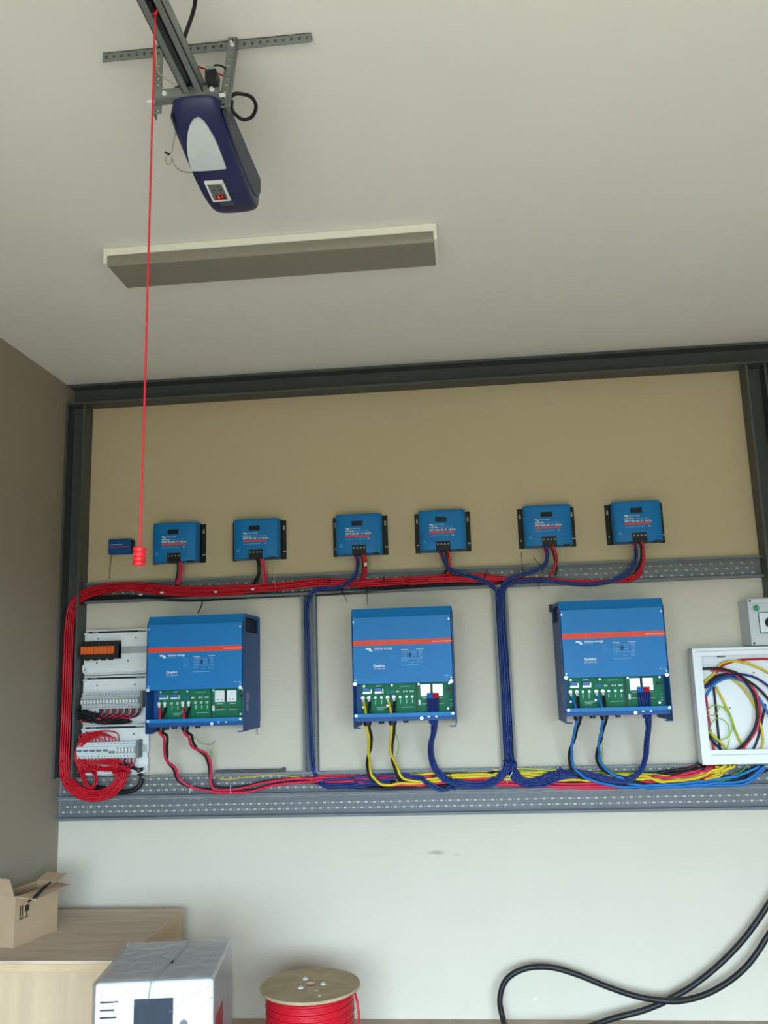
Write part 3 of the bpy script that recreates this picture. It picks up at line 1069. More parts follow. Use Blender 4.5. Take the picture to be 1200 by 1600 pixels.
# large white enclosure, door off
EX0, EX1, EZ0, EZ1, ED = 1.080, 1.640, 1.157, 1.700, 0.130
r = thing('electrical_enclosure', 'open white metal enclosure full of loose coloured cables', 'enclosure', ((EX0+EX1)/2, 0, EZ0))
M_encl = mat('white_powder_coat', (236, 239, 242), rough=0.35, var=0.01)
w = (EX1-EX0)/2
H = EZ1-EZ0
t = 0.003
yo = -0.058                                     # the enclosure stands off the wall over the tray lips
MB().box(-w, w, yo-t, yo, 0, H).build('back_panel', M_encl, r)
MB().box(-w, -w+t, -ED, yo, 0, H).build('side_panel', M_encl, r)
MB().box(w-t, w, -ED, yo, 0, H).build('side_panel', M_encl, r)
MB().box(-w, w, -ED, yo, H-t, H).build('top_panel', M_encl, r)
MB().box(-w, w, -ED, yo, 0, t).build('bottom_panel', M_encl, r)
f = 0.040
fb = 0.066
# opening frame, stepped
for nm, q in (('frame_side', (-w, -w+f, 0, H)), ('frame_side', (w-f, w, 0, H)), ('frame_top', (-w+f, w-f, H-0.034, H)), ('frame_bottom', (-w+f, w-f, 0, fb))):
    MB().box(q[0], q[1], -ED-0.002, -ED, q[2], q[3]).build(nm, M_encl, r)
MB().box(-w+0.022, w-0.022, -ED-0.004, -ED-0.002, H-0.0155, H-0.0125).build('frame_groove', mat('pale_groove', (176, 184, 196), rough=0.5), r)
MB().box(-w+f, w-f, -ED-0.004, -ED-0.002, 0.042, 0.045).build('frame_groove', MATS['pale_groove'], r)
MB().box(-w+f-0.004, -w+f, -ED, -ED+0.020, fb, H-0.034).build('frame_return', M_encl, r)
MB().box(-w+f, w-f, -ED, -ED+0.020, H-0.037, H-0.034).build('frame_return', M_encl, r)
MB().box(-w+0.13, -w+0.16, -ED+0.02, -ED+0.05, H-0.045, H-0.034).build('latch_bracket', M_galv, r)
for x, z in ((-0.11, 0.255), (-0.035, 0.40), (0.02, 0.42)):
    disc((x, yo-t, z), 0.005, 0.0008, 8).build('knockout', mat('grey_knockout', (130, 136, 140), rough=0.6), r)

# ------------------------------------------------------------------ cables on the back wall
# nodes are (column, row, depth) of the survey photograph; the depth is metres in front of the wall
RC = 0.0046


def tie(px, py, y, rr, tail, m=None, label='', tilt=0.0):
    """a cable tie: band round the bundle and the loose tail"""
    c = P(px, py, y)
    m = m or M_black
    r = thing('cable_tie', label, 'cable tie', c, group='cable ties')
    ring = MB()
    N = 14
    pts = [Vector((rr*0.25*math.sin(tilt)*math.cos(2*math.pi*k/N), rr*0.8*math.sin(2*math.pi*k/N), rr*math.cos(2*math.pi*k/N))) for k in range(N)]
    ring.tube(pts, 0.0016, 5, closed=True)
    ring.build('band', m, r, smooth=True)
    t = MB()
    e = P(tail[0], tail[1], tail[2] if len(tail) > 2 else y-0.02)-c
    s = Vector((0, -rr*0.8, 0))
    t.tube(smooth_path([s, s.lerp(e, 0.5)+Vector((0, -0.006, 0)), e], 4), 0.0018, 5)
    t.build('tail', m, r, smooth=True)
    return r


# --- the red main bundle: along the upper tray, into the left post and down to the lowest board
main = [(782, 907, -.024), (750, 905, -.034), (700, 905, -.044), (620, 910, -.044), (560, 913, -.044), (500, 911, -.044), (440, 917, -.046), (380, 921, -.048), (320, 924, -.05), (260, 922, -.052), (205, 917, -.052), (160, 921, -.055), (131, 930, -.055), (116, 945, -.055),
        (109, 975, -.055), (106, 1030, -.055), (104, 1100, -.055), (102, 1160, -.058), (103, 1205, -.07), (118, 1232, -.085), (148, 1243, -.09), (176, 1234, -.09), (190, 1216, -.085), (191, 1203, -.075)]
G = 'red cables of the long bundle'
LB = 'red cable in the long bundle dropping down the left corner post'
reds = bundle(main, 19, RC, M_red, 'red_cable', LB, G, wide=1.25, deep=1.0, seed=2, twist=0.25, per=6, late=(10, 7))
# white marker sleeves pushed over the bundle
for px, py in ((220, 929), (253, 926), (337, 925), (395, 921)):
    p = P(px, py, -0.075)-reds[0].location
    MB().cbox((p.x, p.y, p.z), (0.016, 0.010, 0.008)).build('marker_sleeve', M_print, reds[0])
# the runs of the right hand controllers that join it
bundle([(1003, 893, -.05), (985, 905, -.048), (950, 908, -.045), (900, 908, -.045), (860, 906, -.045), (820, 906, -.045), (780, 904, -.045), (740, 901, -.045), (690, 905, -.045), (640, 909, -.045)], 4, RC, M_red, 'red_cable', 'red cable on the right half of the upper tray', 'red cables on the right half of the tray', seed=4)
# second small loop hanging under the lowest board
bundle([(128, 1206, -.06), (133, 1222, -.07), (142, 1232, -.072), (150, 1222, -.07), (147, 1205, -.065)], 4, RC, M_red, 'red_cable', 'red cable in the small loop under the lowest board', 'red cables of the small loop', seed=5)
bundle([(100, 1190, -.07), (101, 1215, -.078), (104, 1225, -.08), (118, 1236, -.088), (140, 1247, -.092), (168, 1243, -.092), (186, 1226, -.088), (190, 1208, -.078)], 5, RC, M_red, 'red_cable', 'red cable in the big bend at the left end of the trays', 'red cables of the big bend', seed=6)

# --- black bundle lying under the red one
bundle([(133, 938, -.030), (180, 934, -.036), (240, 935, -.036), (300, 936, -.036), (360, 933, -.036), (430, 930, -.036), (500, 927, -.036), (560, 924, -.034), (640, 919, -.034), (720, 915, -.032), (790, 911, -.032)], 6, RC, M_blkcable, 'black_cable', 'black cable lying under the red bundle on the upper tray', 'black cables under the red bundle', seed=7)
bundle([(131, 936, -.030), (122, 950, -.03), (116, 990, -.025), (113, 1060, -.022), (111, 1140, -.022), (110, 1195, -.03)], 5, RC, M_blkcable, 'black_cable', 'black cable in the left post behind the red ones', 'black cables in the left post', seed=8)

# --- drops from the controllers
# (first node sits in the terminal block)
drops = [
    # controller 1
    ('crimson_cable', M_pink, [(281, 876, -.085), (283, 886, -.075), (281, 900, -.06), (277, 914, -.05)], 2, .0052, 'crimson cable below the first controller from the left'),
    ('black_cable', M_blkcable, [(277, 876, -.085), (278, 888, -.07), (276, 902, -.05), (274, 918, -.035)], 1, .0055, 'black cable below the first controller from the left'),
    # controller 2
    ('black_cable', M_blkcable, [(402, 872, -.085), (405, 884, -.07), (404, 898, -.055), (396, 914, -.035)], 2, .005, 'black cable below the second controller from the left'),
    ('crimson_cable', M_pink, [(409, 872, -.085), (412, 884, -.075), (414, 898, -.06), (413, 914, -.05)], 2, .005, 'crimson cable below the second controller from the left'),
    # controller 3
    ('navy_cable', M_navy, [(556, 866, -.09), (559, 878, -.08), (556, 896, -.065), (546, 909, -.06), (528, 917, -.058), (500, 920, -.055), (486, 928, -.045), (480, 945, -.03), (481, 1000, -.02), (483, 1080, -.018), (485, 1150, -.02), (489, 1200, -.045), (502, 1224, -.062), (540, 1227, -.065), (575, 1222, -.065), (610, 1222, -.065)], 3, .0052, 'navy cable from the third controller down the left trunking'),
    ('red_cable', M_red, [(568, 866, -.09), (571, 880, -.08), (570, 896, -.065), (566, 908, -.05)], 2, .0055, 'red cable below the third controller from the left'),
    ('black_cable', M_blkcable, [(565, 866, -.085), (567, 882, -.07), (566, 900, -.045), (562, 914, -.035)], 1, .005, 'black cable below the third controller from the left'),
    # controller 4
    ('navy_cable', M_navy, [(689, 861, -.09), (693, 874, -.085), (701, 887, -.075), (715, 895, -.07), (738, 901, -.065), (757, 908, -.06), (770, 916, -.05), (779, 935, -.035), (782, 990, -.02), (788, 1060, -.018), (793, 1140, -.02), (797, 1190, -.045), (793, 1205, -.062), (775, 1219, -.066), (745, 1226, -.066), (712, 1223, -.068)], 3, .0052, 'navy cable from the fourth controller down the right trunking'),
    ('red_cable', M_red, [(700, 861, -.09), (703, 876, -.08), (703, 889, -.065), (699, 900, -.05)], 2, .0055, 'red cable below the fourth controller from the left'),
    ('black_cable', M_blkcable, [(696, 861, -.085), (699, 878, -.07), (697, 892, -.05), (690, 903, -.035)], 1, .005, 'black cable below the fourth controller from the left'),
    # controller 5
    ('navy_cable', M_navy, [(851, 852, -.09), (855, 866, -.085), (853, 880, -.075), (842, 890, -.068), (818, 898, -.065), (797, 905, -.06), (786, 915, -.05), (781, 935, -.032), (784, 990, -.02), (789, 1060, -.02), (792, 1140, -.022), (796, 1190, -.05), (806, 1212, -.066), (830, 1222, -.068), (856, 1214, -.068), (880, 1207, -.066)], 3, .0052, 'navy cable from the fifth controller down the right trunking'),
    ('red_cable', M_red, [(863, 852, -.09), (869, 868, -.08), (868, 884, -.065), (858, 900, -.05)], 2, .0055, 'red cable below the fifth controller from the left'),
    ('black_cable', M_blkcable, [(860, 852, -.085), (866, 870, -.07), (870, 886, -.05), (868, 900, -.035)], 1, .005, 'black cable below the fifth controller from the left'),
    # controller 6
    ('navy_cable', M_navy, [(991, 846, -.09), (994, 862, -.085), (992, 880, -.075), (980, 896, -.068), (955, 908, -.066), (920, 913, -.064), (880, 911, -.062), (840, 907, -.06), (805, 910, -.055), (788, 920, -.05), (783, 945, -.03), (786, 1000, -.018), (793, 1060, -.018), (796, 1140, -.02), (799, 1190, -.05), (812, 1216, -.066), (845, 1226, -.068), (870, 1216, -.068), (905, 1211, -.068)], 3, .0052, 'navy cable from the rightmost controller down the right trunking'),
    ('red_cable', M_red, [(1003, 845, -.09), (1006, 862, -.08), (1005, 880, -.065), (997, 897, -.055), (978, 907, -.05)], 2, .0055, 'red cable below the rightmost controller'),
    ('black_cable', M_blkcable, [(1000, 845, -.085), (1002, 862, -.07), (1000, 882, -.05), (990, 900, -.035)], 1, .005, 'black cable below the rightmost controller'),
]
for i, (nm, m, nodes, n, rr, lb) in enumerate(drops):
    cs = bundle(nodes, n, rr, m, nm, lb, lb.replace(' cable ', ' cables ') if n > 1 else None, seed=20+i, twist=0.3)
    if lb == 'red cable below the third controller from the left':
        p = P(571, 882, -0.085)-cs[0].location
        MB().cyl((p.x-.0, p.y, p.z-.009), (p.x, p.y, p.z+.009), 0.008, 8).build('marker_sleeve', M_print, cs[0])

# red lug tails beside the navy drops
for px, py, w in ((555, 870, 'third'), (689, 864, 'fourth'), (851, 855, 'fifth'), (990, 849, 'rightmost')):
    cable([(px, py, -.095), (px+1, py+9, -.098)], 0.0042, M_red, 'red_sleeve', 'short red sleeve on the navy cable at the %s controller' % w, None, cat='sleeve', n=6)

# --- thin stray wires
cable([(317, 936, -.03), (314, 948, -.04), (309, 958, -.06)], 0.003, M_blkcable, 'thin_wire', 'thin black wire curling onto the left inverter top', None, n=5)
cable([(427, 875, -.10), (428, 895, -.09), (431, 920, -.09)], 0.0012, mat('pale_string', (170, 165, 150), rough=0.8), 'thin_wire', 'thin pale string hanging from the second controller', None, n=4)

# --- ties on the upper tray
for px, py, tl, w in ((516, 911, (514, 905, -.09), 'left of the third controller drop'), (600, 909, (600, 899, -.09), 'below and right of the third controller'), (669, 908, (668, 905, -.09), 'left of the fourth controller drop'),
                      (757, 903, (763, 889, -.09), 'right of the fourth controller drop'), (817, 900, (814, 863, -.11), 'left of the fifth controller drop, pointing up'), (848, 889, (833, 871, -.11), 'on the navy drop of the fifth controller'),
                      (842, 911, (842, 922, -.09), 'below the fifth controller, pointing down'), (534, 922, (543, 941, -.07), 'hanging above the middle inverter, slanting'), (573, 922, (575, 945, -.06), 'hanging straight above the middle inverter')):
    tie(px, py, -0.046, 0.022, tl, label='black cable tie '+w)

# --- inverter battery tails (lugs on the studs, cables down through the glands, along the lower tray)
def pair(ix, ga, gb, mA, nA, pts, lbA, lbB):
    """coloured and black conductor from two studs of one gland; pts = path below the gland"""
    X = lambda u: INVX[ix]-IW/2+u*IW
    yb = -ID+0.105-0.018
    for (u0, m, nm, lb, off) in ((ga, mA, nA, lbA, -0.0052), (gb, M_blkcable, 'black_cable', lbB, 0.0052)):
        g = (ga+gb)/2+0.018
        nodes = [Vector((X(u0), yb-0.004, IZ+IH-0.424)), Vector((X(u0)+0.004, yb-0.006, IZ+IH-0.445)), Vector((X(g)+off*1.2, -ID+0.050, IZ+0.066)), Vector((X(g)+off, -ID+0.050, IZ+0.005))]
        for j, q in enumerate(pts):
            p = P(*q)
            o = off*math.cos(j*0.9) if len(q) < 4 else off
            nodes.append(p+Vector((o*1.25, -0.004 if off < 0 else 0.004, o*0.5)))
        c = cable_world(nodes, 0.0068, m, nm, lb, None)
        l = MB()
        p = nodes[0]-nodes[0]
        l.cyl((p.x, p.y-0.001, p.z), (p.x, p.y-0.0045, p.z), 0.0085, 12)
        l.tube([(0, -0.003, 0), (0.002, -0.006, -0.018)], 0.0062, 8)
        l.build('cable_lug', M_screw, c)


# left inverter: crimson and black
pair(0, 0.078, 0.138, M_pink, 'crimson_cable', [(258, 1150, -.27), (259, 1172, -.2), (262, 1190, -.15), (272, 1200, -.12), (279, 1218, -.09), (300, 1230, -.075), (340, 1236, -.07), (390, 1236, -.07), (430, 1226, -.066), (480, 1222, -.062), (560, 1224, -.06), (640, 1226, -.055), (720, 1222, -.055), (800, 1220, -.05), (900, 1224, -.05), (1000, 1216, -.05), (1060, 1212, -.06), (1110, 1197, -.085)],
     'crimson cable dropping from the left gland of the left inverter', 'black cable dropping from the left gland of the left inverter')
pair(0, 0.326, 0.388, M_pink, 'crimson_cable', [(297, 1150, -.27), (300, 1162, -.22), (309, 1171, -.17), (322, 1180, -.12), (328, 1196, -.1), (329, 1215, -.085), (336, 1232, -.075), (370, 1232, -.066), (410, 1223, -.062), (450, 1218, -.06), (520, 1217, -.056), (600, 1218, -.052), (700, 1216, -.052), (800, 1222, -.05), (900, 1228, -.05), (980, 1222, -.05), (1050, 1214, -.055), (1105, 1198, -.08)],
     'crimson cable dropping from the right gland of the left inverter', 'black cable dropping from the right gland of the left inverter')
# middle inverter: yellow and black
pair(1, 0.078, 0.138, M_yellow, 'yellow_cable', [(578, 1150, -.27), (578, 1168, -.2), (576, 1182, -.15), (576, 1200, -.1), (580, 1214, -.08), (595, 1224, -.07), (640, 1222, -.062), (690, 1216, -.06), (740, 1212, -.058), (800, 1213, -.056), (880, 1213, -.052), (960, 1214, -.052), (1040, 1218, -.055), (1085, 1214, -.065), (1120, 1201, -.085), (1136, 1196, -.09)],
     'yellow cable dropping from the left gland of the middle inverter', 'black cable dropping from the left gland of the middle inverter')
pair(1, 0.326, 0.388, M_yellow, 'yellow_cable', [(613, 1150, -.27), (611, 1168, -.2), (613, 1184, -.15), (619, 1200, -.1), (627, 1216, -.08), (650, 1221, -.068), (700, 1213, -.062), (760, 1211, -.058), (830, 1216, -.055), (920, 1218, -.052), (1000, 1218, -.052), (1060, 1217, -.055), (1100, 1208, -.072), (1150, 1195, -.09)],
     'yellow cable dropping from the right gland of the middle inverter', 'black cable dropping from the right gland of the middle inverter')
# right inverter: light blue and black
pair(2, 0.078, 0.138, M_lblue, 'blue_cable', [(901, 1136, -.27), (897, 1154, -.2), (892, 1172, -.15), (892, 1190, -.11), (897, 1204, -.09), (912, 1214, -.075), (950, 1222, -.062), (1000, 1227, -.058), (1060, 1226, -.058), (1110, 1222, -.06), (1150, 1222, -.062), (1175, 1212, -.075), (1192, 1197, -.09)],
     'light blue cable dropping from the left gland of the right inverter', 'black cable dropping from the left gland of the right inverter')
pair(2, 0.326, 0.388, M_lblue, 'blue_cable', [(942, 1136, -.27), (938, 1154, -.2), (935, 1172, -.15), (935, 1188, -.11), (942, 1200, -.09), (956, 1210, -.078), (990, 1222, -.066), (1040, 1225, -.06), (1100, 1221, -.06), (1150, 1212, -.07), (1185, 1198, -.09)],
     'light blue cable dropping from the right gland of the right inverter', 'black cable dropping from the right gland of the right inverter')

# navy bunches from the right hand boards of the middle and the right inverter
for ix, pts, w in ((1, [(678, 1132, -.29), (677, 1146, -.24), (673, 1162, -.18), (674, 1184, -.12), (682, 1204, -.09), (694, 1216, -.078), (710, 1223, -.072), (742, 1228, -.07), (768, 1222, -.07), (786, 1208, -.068), (796, 1190, -.055)], 'middle'),
                   (2, [(1012, 1122, -.29), (1013, 1136, -.24), (1010, 1160, -.18), (1008, 1184, -.12), (1000, 1205, -.09), (985, 1217, -.078), (960, 1220, -.072), (930, 1213, -.07), (900, 1208, -.07), (870, 1210, -.07), (845, 1218, -.07), (815, 1222, -.07), (800, 1208, -.066), (796, 1190, -.055)], 'right')):
    X = lambda u: INVX[ix]-IW/2+u*IW
    for k in range(6):
        u = 0.728+0.020*k
        yb = -ID+0.105-0.018
        nodes = [Vector((X(u), yb-0.004, IZ+IH-0.414)), Vector((X(u), yb-0.012, IZ+IH-0.44)), Vector((X(0.775)+0.004*(k-2.5), -ID+0.06, IZ+0.068)), Vector((X(0.778)+0.003*(k-2.5), -ID+0.040, IZ+0.018))]
        a = k*2.4
        for q in pts:
            p = P(*q)
            nodes.append(p+Vector((0.0085*math.cos(a), 0.006*math.sin(a), 0.006*math.sin(a+1))))
        c = cable_world(nodes, 0.0045, M_navy, 'navy_cable', 'navy cable in the thick drop from the %s inverter' % w, 'navy cables of the %s inverter' % w)
        l = MB()
        l.tube([(0, -0.001, 0.004), (0, -0.004, -0.006), (0, -0.008, -0.020)], 0.0047, 8)
        l.build('lug_sleeve', M_lblue if k < 3 else M_red, c, smooth=True)

# --- loose navy weave and earth wires in the lower tray
cable([(500, 1222, -.066), (540, 1217, -.07), (590, 1212, -.072), (630, 1211, -.072), (665, 1222, -.072), (685, 1234, -.072), (700, 1232, -.072), (705, 1222, -.07)], 0.0062, M_navy, 'navy_cable', 'navy cable weaving over the crimson ones in the lower tray', None)
cable([(505, 1228, -.066), (560, 1229, -.07), (610, 1218, -.072), (650, 1213, -.074), (680, 1228, -.074), (697, 1234, -.074), (712, 1226, -.07)], 0.0056, M_navy, 'navy_cable', 'lower navy cable weaving across the lower tray', None)
cable([(340, 1213, -.05), (346, 1217, -.055), (380, 1215, -.055), (430, 1211, -.055), (480, 1217, -.055), (505, 1221, -.055)], 0.0030, M_yellow, 'thin_wire', 'thin yellow wire along the tray under the left inverter', None, n=5)
cable([(303, 1151, -.25), (313, 1160, -.2), (330, 1163, -.12), (336, 1158, -.09)], 0.0022, M_green, 'earth_wire', 'thin green yellow wire curling under the left inverter', None, n=5)
cable([(332, 1163, -.11), (330, 1180, -.08), (331, 1202, -.06)], 0.0022, M_green, 'earth_wire', 'thin green yellow wire falling to the tray at left', None, n=5)
cable([(617, 1142, -.26), (623, 1162, -.18), (619, 1184, -.11), (615, 1205, -.07), (622, 1222, -.06), (650, 1224, -.055), (700, 1222, -.05)], 0.0024, M_green, 'earth_wire', 'thin green yellow wire beside the middle inverter yellow cables', None, n=5)
cable([(938, 1146, -.24), (936, 1152, -.2), (941, 1160, -.17), (942, 1190, -.08), (950, 1205, -.065), (1000, 1208, -.062), (1060, 1215, -.062), (1110, 1222, -.062), (1150, 1210, -.07), (1168, 1197, -.085)], 0.0024, M_green, 'earth_wire', 'thin green yellow wire from the right inverter to the enclosure', None, n=5)
cable([(780, 1207, -.055), (812, 1201, -.055), (850, 1203, -.055), (900, 1206, -.055), (960, 1208, -.055), (1020, 1211, -.06), (1080, 1217, -.06)], 0.0026, M_yellow, 'thin_wire', 'thin yellow wire along the tray under the right inverter', None, n=5)
cable([(800, 1204, -.05), (850, 1206, -.05), (910, 1210, -.05), (980, 1213, -.05)], 0.0034, M_greenc, 'green_cable', 'green cable in the tray left of the right inverter', None, n=6)
cable([(1060, 1219, -.062), (1110, 1224, -.064), (1140, 1216, -.068), (1160, 1204, -.08), (1166, 1197, -.088)], 0.0038, M_greenc, 'green_cable', 'green cable curving up into the white enclosure', None, n=6)
cable([(1040, 1212, -.058), (1075, 1206, -.066), (1100, 1198, -.085)], 0.0062, M_blkcable, 'black_cable', 'black cable rising into the white enclosure lower left corner', None)
cable([(1098, 1222, -.06), (1108, 1212, -.07), (1116, 1203, -.082), (1120, 1196, -.09)], 0.0058, M_red, 'red_cable', 'short red cable rising into the white enclosure', None)
cable([(1100, 1220, -.066), (1125, 1212, -.074), (1130, 1202, -.082), (1118, 1197, -.09)], 0.0052, M_yellow, 'yellow_cable', 'short yellow cable hooking into the white enclosure', None)
cable([(1060, 1227, -.06), (1120, 1225, -.062), (1160, 1226, -.064), (1176, 1218, -.072), (1195, 1199, -.088)], 0.0066, M_lblue, 'blue_cable', 'light blue cable looping lowest under the white enclosure', None)
cable([(1100, 1222, -.058), (1160, 1217, -.064), (1200, 1203, -.08)], 0.0066, M_blkcable, 'black_cable', 'black cable under the white enclosure at the picture edge', None)
# long extra runs in the lower tray
cable([(495, 1212, -.045), (560, 1213, -.045), (640, 1213, -.045), (720, 1219, -.045), (800, 1226, -.045), (900, 1231, -.048), (960, 1229, -.052), (1020, 1218, -.055), (1070, 1206, -.064), (1104, 1197, -.085)], 0.0068, M_pink, 'crimson_cable', 'crimson cable running along the whole lower tray', None)
cable([(510, 1230, -.05), (600, 1231, -.05), (700, 1226, -.05), (800, 1217, -.05), (900, 1222, -.045), (1000, 1213, -.05), (1050, 1207, -.06), (1098, 1197, -.085)], 0.0066, M_blkcable, 'black_cable', 'black cable running along the whole lower tray', None)
cable([(640, 1213, -.05), (720, 1209, -.05), (800, 1207, -.05), (900, 1212, -.05), (1000, 1221, -.048), (1080, 1221, -.055), (1125, 1209, -.07), (1142, 1196, -.09)], 0.0066, M_yellow, 'yellow_cable', 'yellow cable running along the right half of the lower tray', None)

for px, py, tl, w, m in ((706, 1220, (702, 1207, -.10), 'black cable tie at the foot of the middle inverter drop', M_black), (874, 1211, (868, 1198, -.10), 'black cable tie on the navy run left of the right inverter', M_black),
                         (792, 1220, (801, 1206, -.10), 'pale cable tie at the foot of the right trunking', M_print), (300, 1231, (296, 1240, -.10), 'white cable tie on the left inverter cables', M_print), (361, 1232, (361, 1240, -.10), 'white cable tie further right under the left inverter', M_print)):
    tie(px, py, -0.07, 0.017, tl, m, w)

# dark offcut lying on the tray edge below the left inverter
r = thing('trunking_offcut', 'dark grey strip resting on the tray below the left inverter', 'strip', P(337, 1207, -0.03))
e = P(445, 1203, -0.03)-r.location
MB().box(0, e.x, -0.012, 0.012, -0.002, 0.012).build('strip_body', mat('dark_offcut', (74, 76, 78), rough=0.5), r, bevel=0.002)
MB().box(e.x-0.012, e.x+0.003, -0.013, 0.012, -0.004, 0.016).build('end_cap', MATS['dark_offcut'], r, bevel=0.001)

# thick black cable leaving the lowest board along the tray
cable([(218, 1206, -.04), (221, 1216, -.045), (219, 1226, -.05), (208, 1235, -.055), (190, 1238, -.055), (172, 1234, -.055), (150, 1230, -.05)], 0.012, M_blkcable, 'black_cable', 'thick black cable curling under the lowest distribution board', None, n=9)

# --- wires inside the boards
bx = b2.location.x
rnd = random.Random(11)
za_w = za+1.415
zl = P(150, 1127, -0.07).z
for k in range(5, 18):
    x = bx+xa+k*MODW
    m, nm = ((M_pink, 'crimson'), (M_blkcable, 'black'))[k % 2]
    tx = bx+xa+(k-3.4-0.10*k)*MODW
    pts = [Vector((x, -0.085, za_w-0.036)), Vector((x+0.001, -0.088, za_w-0.058)), Vector((x-0.010-0.004*(k % 3), -0.086, zl+0.022)), Vector((tx, -0.080+0.002*(k % 4), zl+0.006+0.003*(k % 3))), Vector((tx-0.06, -0.076, zl+0.004+0.004*(k % 3)))]
    cable_world(pts, 0.0036, m, nm+'_wire', '%s wire dropping from the grey breaker row' % nm, nm+' wires of the grey breaker row', n=6)
    if k % 2:
        pts = [p+Vector((0.007, 0.006, 0)) for p in pts]
        cable_world(pts, 0.0036, M_blkcable, 'black_wire', 'black wire dropping from the grey breaker row', 'black wires of the grey breaker row', n=6)
for k in range(11):
    dy = -0.070-0.0045*(k % 4)
    a = P(123+2*(k % 3), 1104+1.6*k, dy)
    pts = [a, P(128, 1108+1.5*k, dy-.006), P(140, 1114+1.1*k, dy-.006), P(160, 1119+0.8*k, dy), P(186+2*k, 1123+0.4*k, dy)]
    cable_world(pts, 0.0050, M_blkcable, 'black_wire', 'black wire in the dark clump below the grey breakers', 'black wires of the dark clump', n=6)

bx = b3.location.x
zb_w = zb_+1.164
for k in range(13):
    x = bx+xa3+k*MODW
    q = k/12
    lv = k % 4                                          # lane of the wire within the ring
    yy = -0.088-0.003*(k % 3)
    zt = P(165, 1142+2.1*lv, yy).z
    xt = max(x-0.030-0.020*q, bx+xa3+0.030)
    pts = [Vector((x, -0.085, zb_w+0.036)), Vector((x+0.001, yy, zb_w+0.056)), Vector((x-0.006, yy, zt-0.016-0.008*(1-q))), Vector((xt, yy, zt-0.002-0.010*(1-q)**2))]
    if k > 4:
        pts.append(P(150+1.5*lv, 1144+2.1*lv, yy))
    pts += [P(134+1.6*lv, 1150+2.0*lv, yy), P(124+1.8*lv, 1161+1.2*lv, yy+.006), P(119+1.8*lv, 1176, yy+.01), P(120+2.0*lv, 1192, yy+.012), P(126+2.4*lv, 1203, -0.072)]
    cable_world(pts, 0.0037, M_red, 'red_wire', 'red wire arching over the light grey breakers of the lowest board', 'red wires arching over the lowest board', n=6)
for k in range(12):
    x = bx+xa3+k*MODW
    if k < 5:
        e1, e2 = P(134+5*k, 1197+1.2*(k % 3), -0.082), P(130+4*k, 1207, -0.068)
    else:
        e1, e2 = P(180+2.2*(k-5), 1196, -0.084-0.003*(k % 2)), P(183+2.0*(k-5), 1207, -0.074)
    pts = [Vector((x, -0.085, zb_w-0.036)), Vector((x+(0.004 if k >= 5 else 0.002), -0.090, zb_w-0.052)), e1, e2]
    cable_world(pts, 0.0052, M_red, 'red_wire', 'red wire falling from the lowest breaker row', 'red wires falling from the lowest breaker row', n=6)
bundle([(128, 1190, -.07), (145, 1199, -.074), (165, 1202, -.076), (190, 1200, -.076), (205, 1198, -.074)], 5, .0042, M_red, 'red_wire', 'red wire lying along the bottom of the lowest board', 'red wires along the bottom of the lowest board', seed=40)
for k in range(12, 18):
    x = bx+xa3+k*MODW
    m, nm = ((M_blkcable, 'black'), (M_pink, 'crimson'))[k % 2]
    pts = [Vector((x, -0.085, zb_w-0.036)), Vector((x+0.001, -0.090, zb_w-0.062)), P(206+1.2*(k-12), 1199+0.6*(k % 3), -0.08) if k % 2 == 0 else P(200-2*(17-k), 1201, -0.08), P(221, 1204, -0.06) if k % 2 == 0 else P(186, 1203, -0.07)]
    cable_world(pts, 0.0042, m, nm+'_wire', '%s wire below the white toggles of the lowest board' % nm, nm+' wires below the white toggles', n=6)

